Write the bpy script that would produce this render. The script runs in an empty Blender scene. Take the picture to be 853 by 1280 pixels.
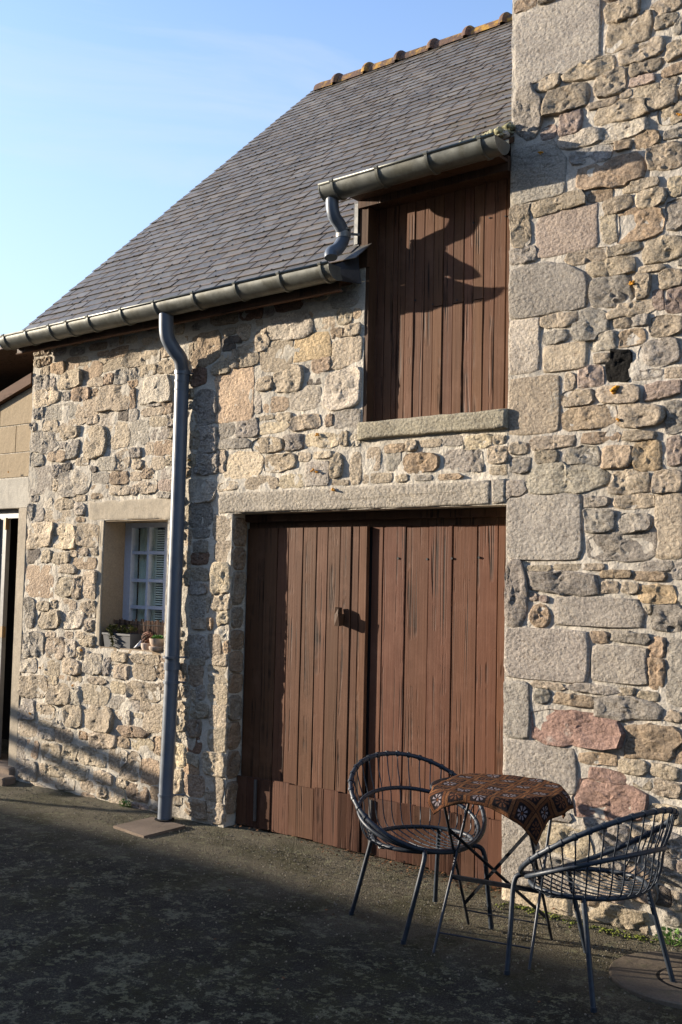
import bpy, math, random
import numpy as np
from mathutils import Vector, Matrix, noise
random.seed(7)
S = bpy.context.scene
COL = S.collection

# ------------------------------------------------------------------ camera
F, YAW, PITCH, ROLL = 1340.0, .6818, .0651, .0223      # focal in px of the 853 px wide frame
CAM = Vector((0, -5.0952, 1.6))
cy, sy, cp, sp = math.cos(YAW), math.sin(YAW), math.cos(PITCH), math.sin(PITCH)
fw = Vector((-sy*cp, cy*cp, sp)); r0 = Vector((cy, sy, 0)); u0 = r0.cross(fw)
RT = math.cos(ROLL)*r0 + math.sin(ROLL)*u0; UP = -math.sin(ROLL)*r0 + math.cos(ROLL)*u0
cd = bpy.data.cameras.new('camera'); cam = bpy.data.objects.new('camera', cd); COL.objects.link(cam)
cam.matrix_world = Matrix(((RT.x, UP.x, -fw.x, CAM.x), (RT.y, UP.y, -fw.y, CAM.y), (RT.z, UP.z, -fw.z, CAM.z), (0, 0, 0, 1)))
cd.sensor_fit = 'HORIZONTAL'; cd.sensor_width = 36; cd.lens = 36*F/853.0; cd.clip_start = .05; cd.clip_end = 2000
S.camera = cam

# ------------------------------------------------------------------ light
SUN_DIR = Vector((-2.62, -1.0, .60)).normalized()     # towards the sun
world = bpy.data.worlds.new('World'); S.world = world; world.use_nodes = True
wn, wl = world.node_tree.nodes, world.node_tree.links
bg = wn['Background']; bg.inputs[1].default_value = .13
sky = wn.new('ShaderNodeTexSky'); sky.sky_type = 'NISHITA'; sky.sun_disc = False
sky.sun_elevation = math.asin(SUN_DIR.z); sky.sun_rotation = math.atan2(SUN_DIR.x, SUN_DIR.y) % (2*math.pi)
sky.air_density = 1.0; sky.dust_density = .6; sky.ozone_density = 1.6
tc = wn.new('ShaderNodeTexCoord'); mp = wn.new('ShaderNodeMapping'); mp.inputs['Scale'].default_value = (2.0, 2.0, 6.5)
mp.inputs['Rotation'].default_value = (.25, .1, .4)
nz = wn.new('ShaderNodeTexNoise'); nz.inputs['Scale'].default_value = 1.5; nz.inputs['Detail'].default_value = 9; nz.inputs['Roughness'].default_value = .56
nz.inputs['Distortion'].default_value = .8
cr = wn.new('ShaderNodeValToRGB'); cr.color_ramp.elements[0].position = .46; cr.color_ramp.elements[1].position = .85
cr.color_ramp.elements[1].color = (.7, .7, .7, 1)
mx = wn.new('ShaderNodeMix'); mx.data_type = 'RGBA'; mx.inputs[7].default_value = (2.6, 2.8, 3.0, 1)
wl.new(tc.outputs['Generated'], mp.inputs[0]); wl.new(mp.outputs[0], nz.inputs[0]); wl.new(nz.outputs[0], cr.inputs[0])
wl.new(cr.outputs[0], mx.inputs[0]); tint = wn.new('ShaderNodeMix'); tint.data_type = 'RGBA'; tint.blend_type = 'MULTIPLY'; tint.inputs[0].default_value = 1; tint.inputs[7].default_value = (1.12, 1.12, 1.28, 1)
wl.new(sky.outputs[0], tint.inputs[6]); wl.new(tint.outputs[2], mx.inputs[6]); 
sz = wn.new('ShaderNodeSeparateXYZ'); wl.new(tc.outputs['Generated'], sz.inputs[0])
hr = wn.new('ShaderNodeValToRGB'); hr.color_ramp.elements[0].position = .05; hr.color_ramp.elements[0].color = (.75, .75, .75, 1); hr.color_ramp.elements[1].position = .50; hr.color_ramp.elements[1].color = (.0, .0, .0, 1)
wl.new(sz.outputs[2], hr.inputs[0]); mh = wn.new('ShaderNodeMix'); mh.data_type = 'RGBA'; mh.inputs[7].default_value = (2.0, 2.42, 2.85, 1)
wl.new(hr.outputs[0], mh.inputs[0]); wl.new(mx.outputs[2], mh.inputs[6]); wl.new(mh.outputs[2], bg.inputs[0])
sl = bpy.data.lights.new('sun', 'SUN'); sl.energy = 5.0; sl.angle = math.radians(.55); sl.color = (1, .875, .71)
so = bpy.data.objects.new('sun', sl); COL.objects.link(so); so.location = (-20, -15, 12)
so.rotation_euler = SUN_DIR.to_track_quat('Z', 'Y').to_euler()
S.view_settings.view_transform = 'Standard'; S.view_settings.look = 'None'
S.view_settings.gamma = 1; S.view_settings.exposure = 1.32; S.view_settings.use_curve_mapping = False

# ------------------------------------------------------------------ helpers
def ray(x, y): return fw*F + RT*(x-426.5) - UP*(y-640)
def W(x, y, Y=0.0):                                     # where the sight line meets the vertical plane y = Y
    d = ray(x, y); return CAM + d*((Y-CAM.y)/d.y)
def G(x, y, Z=0.0):
    d = ray(x, y); return CAM + d*((Z-CAM.z)/d.z)
def gz(x, y=0):                                         # height of the yard
    t = min(1, max(0, (x+5.0)/2.6)); t = t*t*(3-2*t)
    return -.035-.045*t
def sm(a, b, x):
    t = min(1, max(0, (x-a)/(b-a))); return t*t*(3-2*t)
WO = {}
def empty(name, loc, label, cat, group=None):
    o = bpy.data.objects.new(name, None); COL.objects.link(o); o.location = loc; o.empty_display_size = .2
    o['label'] = label; o['category'] = cat
    if group: o['group'] = group
    WO[o.name] = Vector(loc); return o
class MB:
    def __init__(s): s.v = []; s.f = []; s.t = []; s.m = []; s.uv = []
    def add(s, vs, fs, tone=None, mi=0):
        b = len(s.v); s.v += [tuple(v) for v in vs]; s.f += [tuple(i+b for i in f) for f in fs]
        s.t += [tone or (1, 1, 1)]*len(vs); s.m += [mi]*len(fs); return b
    def box(s, a, b, tone=None, mi=0, jit=0):
        x0, y0, z0 = a; x1, y1, z1 = b
        vs = [(x0,y0,z0),(x1,y0,z0),(x1,y1,z0),(x0,y1,z0),(x0,y0,z1),(x1,y0,z1),(x1,y1,z1),(x0,y1,z1)]
        if jit: vs = [tuple(c+random.uniform(-jit, jit) for c in v) for v in vs]
        s.add(vs, [(0,3,2,1),(4,5,6,7),(0,1,5,4),(1,2,6,5),(2,3,7,6),(3,0,4,7)], tone, mi); return s
    def bbox(s, a, b, bev=.004, tone=None):             # box with chamfered edges (rounded in x/z outline and front)
        x0, y0, z0 = a; x1, y1, z1 = b; e = bev
        def ring(y, i): return [(x0+i,y,z0+i+e),(x0+i+e,y,z0+i),(x1-i-e,y,z0+i),(x1-i,y,z0+i+e),(x1-i,y,z1-i-e),(x1-i-e,y,z1-i),(x0+i+e,y,z1-i),(x0+i,y,z1-i-e)]
        R = [ring(y1, 0), ring(y0+e, 0), ring(y0, e)]
        vs = sum(R, []); fs = []
        for k in range(2):
            for i in range(8):
                j = (i+1) % 8; fs.append((k*8+i, k*8+j, k*8+8+j, k*8+8+i))
        fs.append(tuple(range(16, 24))); fs.append(tuple(reversed(range(8))))
        s.add(vs, fs, tone); return s
    def tube(s, pts, r, n=8, tone=None, cap=True, closed=False, mi=0):
        P = [Vector(p) for p in pts]; m = len(P); rr = r if isinstance(r, (list, tuple)) else [r]*m
        T = []
        for i in range(m):
            if closed: d = P[(i+1) % m]-P[i-1]
            else: d = P[min(i+1, m-1)]-P[max(i-1, 0)]
            T.append(d.normalized())
        ref = Vector((0, 0, 1)) if abs(T[0].z) < .9 else Vector((1, 0, 0))
        N = T[0].cross(ref).normalized(); vs = []
        for i in range(m):
            N = (N - T[i]*N.dot(T[i])).normalized(); B = T[i].cross(N)
            for k in range(n):
                a = 2*math.pi*k/n; vs.append(P[i]+(N*math.cos(a)+B*math.sin(a))*rr[i])
        fs = []
        for i in range(m if closed else m-1):
            i2 = (i+1) % m
            for k in range(n):
                k2 = (k+1) % n; fs.append((i*n+k, i*n+k2, i2*n+k2, i2*n+k))
        if cap and not closed:
            fs.append(tuple(reversed(range(n)))); fs.append(tuple((m-1)*n+k for k in range(n)))
        s.add(vs, fs, tone, mi); return s
    def build(s, name, mat, parent=None, smooth=False, origin=None, sharp=None, uv=None):
        me = bpy.data.meshes.new(name)
        V = np.array(s.v, float)
        if origin is None:
            lo, hi = V.min(0), V.max(0); origin = ((lo[0]+hi[0])/2, (lo[1]+hi[1])/2, lo[2])
        o0 = Vector(origin); V = V-np.array(o0)
        me.from_pydata(V.tolist(), [], s.f); me.update()
        ca = me.color_attributes.new('tone', 'FLOAT_COLOR', 'POINT')
        t = np.ones((len(s.v), 4), np.float32); t[:, :3] = np.array(s.t, np.float32); ca.data.foreach_set('color', t.ravel())
        mats = mat if isinstance(mat, list) else [mat]
        for q in mats: me.materials.append(q)
        if len(mats) > 1: me.polygons.foreach_set('material_index', s.m)
        if smooth: me.polygons.foreach_set('use_smooth', [True]*len(me.polygons))
        if sharp: me.set_sharp_from_angle(angle=math.radians(sharp))
        if uv is not None:
            ul = me.uv_layers.new(name='UVMap'); li = np.zeros(len(me.loops), int); me.loops.foreach_get('vertex_index', li)
            ul.data.foreach_set('uv', np.array(uv, np.float32)[li].ravel())
        o = bpy.data.objects.new(name, me); COL.objects.link(o)
        if parent: o.parent = parent; o.location = o0-WO[parent.name]
        else: o.location = o0
        WO[o.name] = o0; return o
def tag(o, label=None, cat=None, group=None, kind=None):
    for k, v in (('label', label), ('category', cat), ('group', group), ('kind', kind)):
        if v: o[k] = v
    return o
def arc(c, r, a0, a1, n, ax='yz'):
    out = []
    for i in range(n+1):
        a = a0+(a1-a0)*i/n
        out.append((c[0], c[1]+r*math.cos(a), c[2]+r*math.sin(a)) if ax == 'yz' else (c[0]+r*math.cos(a), c[1], c[2]+r*math.sin(a)))
    return out
def smoothpath(P, k=6):
    P = [Vector(p) for p in P]; out = []
    for i in range(len(P)-1):
        a, b, c, d = P[max(i-1, 0)], P[i], P[i+1], P[min(i+2, len(P)-1)]
        for j in range(k):
            t = j/k
            out.append(.5*((2*b)+(c-a)*t+(2*a-5*b+4*c-d)*t*t+(3*b-3*c+d-a)*t**3))
    out.append(P[-1]); return out

# ------------------------------------------------------------------ materials
class NT:
    def __init__(s, name):
        s.m = bpy.data.materials.new(name); s.m.use_nodes = True; s.n = s.m.node_tree.nodes; s.l = s.m.node_tree.links
        s.b = s.n['Principled BSDF']
        s.tc = s.n.new('ShaderNodeTexCoord'); s.oi = s.n.new('ShaderNodeObjectInfo')
    def lk(s, a, b): s.l.new(a, b)
    def put(s, sock, v):
        if isinstance(v, (int, float)): sock.default_value = v
        elif isinstance(v, (tuple, list)): sock.default_value = (tuple(v)+(1,))[:len(sock.default_value)]
        else: s.lk(v, sock)
    def vec(s, scale=(1, 1, 1), rnd=True, src='Object'):
        m = s.n.new('ShaderNodeMapping'); m.inputs['Scale'].default_value = scale; s.lk(s.tc.outputs[src], m.inputs[0])
        if rnd:
            v = s.n.new('ShaderNodeVectorMath'); v.operation = 'MULTIPLY'; v.inputs[1].default_value = (37, 53, 71)
            s.lk(s.oi.outputs['Random'], v.inputs[0]); s.lk(v.outputs[0], m.inputs['Location'])
        return m.outputs[0]
    def noise(s, vec, scale, detail=4, rough=.55, dist=0):
        n = s.n.new('ShaderNodeTexNoise'); s.lk(vec, n.inputs[0]); n.inputs['Scale'].default_value = scale
        n.inputs['Detail'].default_value = detail; n.inputs['Roughness'].default_value = rough; n.inputs['Distortion'].default_value = dist
        return n.outputs[0]
    def vor(s, vec, scale, feat='F1', out=0):
        n = s.n.new('ShaderNodeTexVoronoi'); n.feature = feat; s.lk(vec, n.inputs[0]); n.inputs['Scale'].default_value = scale; return n.outputs[out]
    def ramp(s, v, stops):
        n = s.n.new('ShaderNodeValToRGB'); s.lk(v, n.inputs[0]); e = n.color_ramp.elements
        while len(e) < len(stops): e.new(.5)
        for q, (p, c) in zip(e, stops):
            q.position = p; q.color = (c, c, c, 1) if isinstance(c, (int, float)) else tuple(c)+(1,)
        return n.outputs[0]
    def math(s, op, a, b=0, c=0):
        n = s.n.new('ShaderNodeMath'); n.operation = op
        for i, v in enumerate((a, b, c)): s.put(n.inputs[i], v)
        return n.outputs[0]
    def mix(s, f, a, b, mode='MIX'):
        n = s.n.new('ShaderNodeMix'); n.data_type = 'RGBA'; n.blend_type = mode
        s.put(n.inputs[0], f); s.put(n.inputs[6], a); s.put(n.inputs[7], b); return n.outputs[2]
    def tone(s):
        n = s.n.new('ShaderNodeAttribute'); n.attribute_name = 'tone'; return n.outputs['Color']
    def bump(s, h, dist, strength=1, prev=None):
        n = s.n.new('ShaderNodeBump'); s.put(n.inputs['Height'], h); n.inputs['Distance'].default_value = dist; n.inputs['Strength'].default_value = strength
        if prev: s.lk(prev, n.inputs['Normal'])
        return n.outputs[0]
    def done(s, col, rough=.8, normal=None, metal=0, spec=.5, **kw):
        s.put(s.b.inputs['Base Color'], col); s.put(s.b.inputs['Roughness'], rough); s.put(s.b.inputs['Metallic'], metal)
        s.b.inputs['Specular IOR Level'].default_value = spec
        if normal: s.lk(normal, s.b.inputs['Normal'])
        return s.m

def mat_stone(name, amp=1.0):
    t = NT(name); v = t.vec(); tone = t.tone()
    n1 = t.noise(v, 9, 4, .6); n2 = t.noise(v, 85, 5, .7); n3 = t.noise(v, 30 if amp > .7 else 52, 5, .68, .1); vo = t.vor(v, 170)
    c = t.mix(1, tone, t.ramp(n1, [(.25, (.78, .75, .73)), (.5, (.99, .96, .93)), (.78, (1.18, 1.12, 1.03))]), 'MULTIPLY')
    c = t.mix(1, c, t.ramp(n2, [(.3, .62), (.5, 1.0), (.7, 1.35)]), 'MULTIPLY')
    c = t.mix(t.ramp(vo, [(.10, .6), (.2, 0)]), c, (.10, .09, .08))          # dark mineral grains
    c = t.mix(t.math('MULTIPLY', t.ramp(t.noise(v, 5.5, 6, .7), [(.60, 0), (.70, .55)]), t.ramp(n3, [(.42, 0), (.55, 1)])), c, (.48, .46, .41))   # grey lichen
    c = t.mix(t.ramp(n3, [(.30, .75), (.44, 0)]), c, t.mix(1, c, (.36, .30, .25), 'MULTIPLY'))      # shade of the pits, painted into the colour
    pit = t.vor(t.vec((1, 1, 1.5)), 34)
    h = t.math('ADD', t.math('ADD', t.math('MULTIPLY', n3, 1.0), t.math('MULTIPLY', n2, .45)), t.math('MULTIPLY', pit, -.45))
    h = t.math('MULTIPLY', h, t.ramp(t.noise(v, 4, 3, .5), [(.35, .55), (.65, 1.25)]))
    b = t.bump(h, .030*amp)
    b = t.bump(t.noise(v, 230, 3, .7), .0035*amp, 1, b)
    return t.done(c, .92, b, spec=.2)
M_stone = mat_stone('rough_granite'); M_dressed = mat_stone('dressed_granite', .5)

def mat_mortar(name, col, dk=.8, amp=1, patch=(.22, .20, .17)):
    t = NT(name); v = t.vec(rnd=False)
    n1 = t.noise(v, 2.2, 5, .6); n2 = t.noise(v, 90, 4, .7); n3 = t.noise(v, 14, 4, .6)
    c = t.mix(1, col, t.ramp(n1, [(.3, dk), (.7, 1.12)]), 'MULTIPLY'); c = t.mix(1, c, t.ramp(n2, [(.3, .8), (.7, 1.15)]), 'MULTIPLY')
    c = t.mix(t.ramp(n3, [(.56, 0), (.72, .4)]), c, patch)
    b = t.bump(t.math('ADD', t.math('MULTIPLY', n3, 1.0), t.math('MULTIPLY', n2, .22)), .016*amp)
    return t.done(c, .95, b, spec=.15)
M_mortar = mat_mortar('lime_mortar', (.50, .455, .38), .8, 1.3, (.30, .265, .21))
M_mortar2 = mat_mortar('grey_mortar', (.45, .41, .35), .8, 1.2, (.29, .26, .21))
M_render = mat_mortar('cement_render', (.40, .345, .265), .85, .35)
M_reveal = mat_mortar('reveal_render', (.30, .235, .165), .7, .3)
M_concrete = mat_mortar('concrete', (.42, .39, .33), .8, .3)
M_block = mat_mortar('breeze_block', (.36, .285, .19), .85, .3, (.28, .22, .15))
M_stucco = mat_mortar('far_render', (.42, .39, .34), .85, .4)
M_plate = mat_mortar('red_concrete', (.19, .145, .11), .6, .3, (.12, .11, .08))
M_cover = mat_mortar('manhole_concrete', (.13, .105, .08), .55, .4, (.07, .075, .04))

def mat_wood(name, col, crack=1.0, rough=.62, axis=2):
    t = NT(name); tone = t.tone()
    s1 = [11, 11, 11]; s1[axis] = .22; v = t.vec(tuple(s1)); s2 = [60, 60, 60]; s2[axis] = 2.2; v2 = t.vec(tuple(s2)); v3 = t.vec((1, 1, 1))
    ridge = t.math('ABSOLUTE', t.math('SUBTRACT', t.noise(v, 1.0, 3, .6, .5), .5))
    gate = t.ramp(t.noise(v3, 3.2, 3, .6), [(.46, 0), (.62, 1)])
    cr_ = t.math('MULTIPLY', t.ramp(ridge, [(.0, 1), (.012, .8), (.024, 0)]), gate)
    fine = t.noise(v2, 1.0, 5, .6)
    c = t.mix(1, tone, col, 'MULTIPLY')
    c = t.mix(1, c, t.ramp(fine, [(.3, .84), (.7, 1.13)]), 'MULTIPLY')
    c = t.mix(t.ramp(t.noise(v3, 4, 5, .7), [(.5, 0), (.75, .42)]), c, tuple(min(1, a*1.55+.022) for a in col))     # faded paint
    c = t.mix(t.math('MULTIPLY', t.ramp(t.noise(v3, 45, 3, .6), [(.70, 0), (.74, .85)]), .8), c, (.015, .01, .008))                # chips and holes
    c = t.mix(t.math('MULTIPLY', cr_, .9*crack), c, (.012, .008, .006))
    h = t.math('SUBTRACT', t.math('MULTIPLY', fine, .35), t.math('MULTIPLY', cr_, crack))
    return t.done(c, rough, t.bump(h, .0045), spec=.12)
M_wood = mat_wood('brown_painted_planks', (.108, .050, .0265))
M_wood_red = mat_wood('redbrown_painted_planks', (.106, .045, .0245), 1.0)
M_wood_dark = mat_wood('dark_old_timber', (.07, .038, .022))
M_wood_kick = mat_wood('worn_kick_boards', (.088, .041, .0245), .7, .75)
M_rafter = mat_wood('weathered_rafter', (.11, .06, .038), 1, .8, 0)

def mat_slate():
    t = NT('slate'); tone = t.tone(); v = t.vec(rnd=True)
    uvn = t.n.new('ShaderNodeUVMap'); sx = t.n.new('ShaderNodeSeparateXYZ'); t.lk(uvn.outputs[0], sx.inputs[0])
    c = t.mix(1, tone, t.ramp(t.noise(v, 16, 4, .6), [(.3, .8), (.7, 1.2)]), 'MULTIPLY')
    gn = t.noise(v, 22, 5, .7)
    edge = t.ramp(t.math('ADD', sx.outputs[1], t.math('MULTIPLY', t.math('SUBTRACT', t.noise(v, 11, 4, .7), .5), 1.3)), [(.02, 1), (.30, 0)])
    c = t.mix(t.math('MULTIPLY', edge, .8), c, (.150, .105, .066))
    side = t.ramp(t.math('ADD', sx.outputs[0], t.math('MULTIPLY', t.math('SUBTRACT', gn, .5), .35)), [(.80, 0), (1.0, .6)])
    c = t.mix(side, c, (.12, .088, .058))
    jt = t.math('MAXIMUM', t.ramp(sx.outputs[0], [(.03, 1), (.07, 0)]), t.ramp(sx.outputs[0], [(.93, 0), (.97, 1)]))
    c = t.mix(t.math('MULTIPLY', jt, .7), c, (.035, .028, .022))
    c = t.mix(t.ramp(t.noise(v, 40, 4, .7), [(.58, 0), (.66, .5)]), c, (.20, .18, .13))
    c = t.mix(1, c, t.ramp(t.noise(t.vec(rnd=False), 1.3, 4, .6), [(.3, .8), (.7, 1.15)]), 'MULTIPLY')
    return t.done(c, t.ramp(gn, [(.3, .42), (.7, .62)]), t.bump(gn, .0016), spec=.5)
M_slate = mat_slate()
def simple(name, col, rough=.5, metal=0, spec=.5, var=.15, sc=30, bump=0, dirt=None):
    t = NT(name); v = t.vec(); n = t.noise(v, sc, 4, .6)
    c = t.mix(1, t.mix(1, t.tone(), col, 'MULTIPLY'), t.ramp(n, [(.3, 1-var), (.7, 1+var)]), 'MULTIPLY')
    if dirt: c = t.mix(t.ramp(t.noise(v, dirt[1], 5, .7), [(dirt[2], 0), (dirt[2]+.12, dirt[3])]), c, dirt[0])
    return t.done(c, t.ramp(n, [(.3, max(.05, rough-.08)), (.7, rough+.08)]), t.bump(n, bump) if bump else None, metal, spec)
M_zinc = simple('gutter_grey', (.140, .145, .130), .42, .4, .5, .18, 9, 0, ((.075, .072, .05), 6, .48, .65))
M_pipe = simple('downpipe_grey', (.085, .105, .135), .42, .0, .55, .10, 12, 0, ((.075, .085, .09), 4, .5, .45))
M_lead = simple('lead_flashing', (.045, .048, .055), .5, .3, .5, .3, 20, .002)
M_flash = simple('pale_flashing', (.22, .22, .21), .5, .3, .5, .3, 20, .002)
M_tile = simple('ridge_clay', (.105, .062, .045), .8, 0, .3, .35, 25, .004, ((.42, .24, .04), 6, .50, .9))
M_white = simple('bluish_white_paint', (.42, .47, .57), .4, 0, .5, .08, 40, 0, ((.35, .37, .40), 12, .6, .4))
M_white2 = simple('door_white_paint', (.12, .12, .12), .45, 0, .5, .1, 30)
M_brass = simple('hinge_brass', (.14, .09, .04), .5, .6)
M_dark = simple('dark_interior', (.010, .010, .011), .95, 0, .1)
M_brownfloor = simple('dark_brown_cupboard', (.05, .025, .016), .5)
M_paint = simple('navy_grey_chair_paint', (.017, .025, .038), .5, .1, .4, .3, 35, .0008, ((.03, .042, .036), 14, .58, .5))
M_iron = simple('black_iron', (.018, .018, .020), .5, .4, .5, .3)
M_table = simple('dark_table_iron', (.022, .026, .034), .45, .4, .5, .3, 40, .0006, ((.09, .05, .03), 20, .62, .5))
M_reed = simple('reed', (.15, .095, .065), .8, 0, .3, .4, 60)
M_planter = simple('planter_grey', (.085, .088, .092), .6, 0, .3, .1)
M_clay = simple('pale_clay', (.38, .30, .235), .75, 0, .3, .2)
M_cone = simple('cone_brown', (.20, .11, .075), .7, 0, .3, .5, 50)
M_glassy = simple('pale_shell', (.62, .64, .68), .35, 0, .5, .15)
M_moss = simple('moss', (.11, .115, .035), .95, 0, .1, .5, 60)
M_lichen = simple('roof_lichen', (.30, .29, .20), .95, 0, .1, .4, 60, .004, ((.50, .26, .03), 9, .60, .9))
M_orange = simple('orange_lichen', (.52, .25, .04), .95, 0, .1, .3, 90, .003)
M_soil = simple('soil', (.035, .025, .018), .95)
M_litter = simple('dead_leaves', (.095, .055, .03), .85, 0, .2, .4, 50)
M_blind = simple('blind_slat', (.85, .86, .80), .5)
M_curtain = simple('curtain_grey', (.72, .75, .66), .8, 0, .2, .15, 8)
def mat_leaf(name, col):
    t = NT(name); c = t.mix(1, t.tone(), col, 'MULTIPLY')
    t.b.inputs['Subsurface Weight'].default_value = 0
    return t.done(c, .55, spec=.4)
M_leaf = mat_leaf('weed_leaf', (.10, .20, .035)); M_leaf2 = mat_leaf('planter_leaf', (.07, .085, .03)); M_leaf3 = mat_leaf('succulent_leaf', (.10, .22, .05))
def mat_glass():
    t = NT('window_glass'); tr = t.n.new('ShaderNodeBsdfTransparent'); tr.inputs[0].default_value = (.93, .97, .95, 1); gl = t.n.new('ShaderNodeBsdfGlossy'); gl.inputs['Roughness'].default_value = .03
    ms = t.n.new('ShaderNodeMixShader'); ms.inputs[0].default_value = .07; t.lk(tr.outputs[0], ms.inputs[1]); t.lk(gl.outputs[0], ms.inputs[2])
    t.lk(ms.outputs[0], t.n['Material Output'].inputs[0]); return t.m
M_glass = mat_glass()
def mat_ground():
    t = NT('old_asphalt'); v = t.vec(rnd=False)
    geo = t.n.new('ShaderNodeNewGeometry'); sx = t.n.new('ShaderNodeSeparateXYZ'); t.lk(geo.outputs['Position'], sx.inputs[0])
    n1 = t.noise(v, 1.1, 5, .6); n2 = t.noise(v, 190, 3, .7); n3 = t.noise(v, 9, 7, .72, .3); n4 = t.noise(v, 45, 4, .7); vo = t.vor(v, 110)
    c = t.mix(t.ramp(vo, [(.1, 0), (.55, 1)]), (.070, .066, .054), (.030, .028, .023))
    c = t.mix(1, c, t.ramp(n2, [(.3, .6), (.7, 1.5)]), 'MULTIPLY')
    # bare, browner strip of grit near the wall, darker mossy yard away from it
    near = t.ramp(t.math('ADD', t.math('MULTIPLY', t.math('ADD', sx.outputs[1], 1.25), 1.0), t.math('MULTIPLY', t.math('SUBTRACT', n1, .5), 1.0)), [(.1, 0), (.75, 1)])
    c = t.mix(t.math('MULTIPLY', near, .9), c, t.mix(t.ramp(n2, [(.35, 0), (.65, 1)]), (.070, .060, .040), (.19, .165, .115)))
    mossf = t.math('MULTIPLY', t.ramp(t.noise(v, 2.6, 6, .65), [(.47, 0), (.60, .8)]), t.ramp(n4, [(.35, .3), (.6, 1)]))
    c = t.mix(mossf, c, (.040, .038, .015))
    dk = t.ramp(t.noise(v, 4.2, 6, .7), [(.50, 0), (.60, .6)]); c = t.mix(t.math('MULTIPLY', dk, t.math('SUBTRACT', 1, near)), c, (.011, .0105, .008))
    lich = t.math('MULTIPLY', t.ramp(n3, [(.545, 0), (.575, 1)]), t.ramp(n4, [(.44, .1), (.52, 1)]))
    c = t.mix(t.math('MULTIPLY', lich, t.math('SUBTRACT', .62, t.math('MULTIPLY', near, .5))), c, (.20, .20, .135))
    sp = t.noise(v, 62, 4, .7)
    c = t.mix(t.math('MULTIPLY', t.ramp(sp, [(.60, 0), (.66, 1)]), .55), c, (.15, .145, .105))
    c = t.mix(t.math('MULTIPLY', t.ramp(t.noise(v, 80, 3, .7), [(.34, 1), (.42, 0)]), .7), c, (.012, .012, .009))
    c = t.mix(t.math('MULTIPLY', t.ramp(t.noise(v, 17, 5, .7), [(.58, 0), (.61, 1)]), .55), c, (.19, .19, .115))
    h = t.math('ADD', t.math('MULTIPLY', n2, .6), t.math('SUBTRACT', t.math('MULTIPLY', n4, .5), t.math('MULTIPLY', vo, .6)))
    return t.done(c, .9, t.bump(h, .016), spec=.15)
M_ground = mat_ground()
def mat_cloth():
    t = NT('crochet_cloth'); uv = t.n.new('ShaderNodeUVMap'); sx = t.n.new('ShaderNodeSeparateXYZ'); t.lk(uv.outputs[0], sx.inputs[0])
    K = 6.0
    def cell(o): return t.math('SUBTRACT', t.math('FRACT', t.math('MULTIPLY', o, K)), .5)
    a, b = cell(sx.outputs[0]), cell(sx.outputs[1])
    r = t.math('SQRT', t.math('ADD', t.math('MULTIPLY', a, a), t.math('MULTIPLY', b, b)))
    q = t.math('MAXIMUM', t.math('ABSOLUTE', a), t.math('ABSOLUTE', b))
    th = t.math('ARCTAN2', a, b); pet = t.math('MULTIPLY_ADD', t.math('COSINE', t.math('MULTIPLY', th, 8)), .5, .5)
    chk = t.math('GREATER_THAN', t.math('ABSOLUTE', t.math('SUBTRACT', t.math('FRACT', t.math('MULTIPLY', t.math('ADD', t.math('FLOOR', t.math('MULTIPLY', sx.outputs[0], K)), t.math('FLOOR', t.math('MULTIPLY', sx.outputs[1], K))), .5)), .5)), .25)
    v = t.vec((1, 1, 1), False, 'UV'); yarn = t.noise(v, 95, 3, .7)
    border = t.ramp(q, [(.33, 0), (.36, 1)])
    petal = t.math('MULTIPLY', t.ramp(pet, [(.35, 0), (.6, 1)]), t.math('MULTIPLY', t.ramp(r, [(.09, 0), (.12, 1)]), t.ramp(r, [(.26, 1), (.30, 0)])))
    c = t.mix(petal, (.012, .009, .010), t.mix(chk, (.20, .17, .18), (.10, .042, .022)))
    c = t.mix(t.ramp(r, [(.05, 1), (.08, 0)]), c, (.10, .04, .02))
    c = t.mix(border, c, t.mix(chk, (.085, .034, .015), (.125, .054, .023)))
    c = t.mix(t.ramp(q, [(.465, 0), (.49, 1)]), c, (.02, .012, .010))
    c = t.mix(1, c, t.ramp(yarn, [(.3, .55), (.7, 1.5)]), 'MULTIPLY')
    m = t.done(c, .95, t.bump(t.math('ADD', yarn, t.math('MULTIPLY', petal, .3)), .006), spec=.1)
    return m
M_cloth = mat_cloth()

# ------------------------------------------------------------------ ground
def axis_pts(segs):
    out = []
    for a, b, n in segs: out += [a+(b-a)*i/n for i in range(n)]
    return out+[segs[-1][1]]
xs = axis_pts([(-90, -12, 12), (-12, -8, 8), (-8, 0, 80), (0, 4, 10), (4, 90, 12)]); ys = axis_pts([(-90, -8, 12), (-8, -3, 20), (-3, .2, 40), (.2, 90, 14)])
g = MB(); vs = []
for y in ys:
    for x in xs:
        z = gz(x, y)
        if -8 < x < 0 and -3 < y < 0: z += .010*noise.noise((x*1.4, y*1.4, 0))+.005*noise.noise((x*5, y*5, 3)) - .006
        if y > -.12 and -8 < x < 0: z += .012*(1+noise.noise((x*6, 0, 9)))
        vs.append((x, y, z))
nx = len(xs)
g.add(vs, [(j*nx+i, j*nx+i+1, (j+1)*nx+i+1, (j+1)*nx+i) for j in range(len(ys)-1) for i in range(nx-1)])
tag(g.build('ground', M_ground, smooth=True, origin=(0, 0, 0)), kind='structure')

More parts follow.
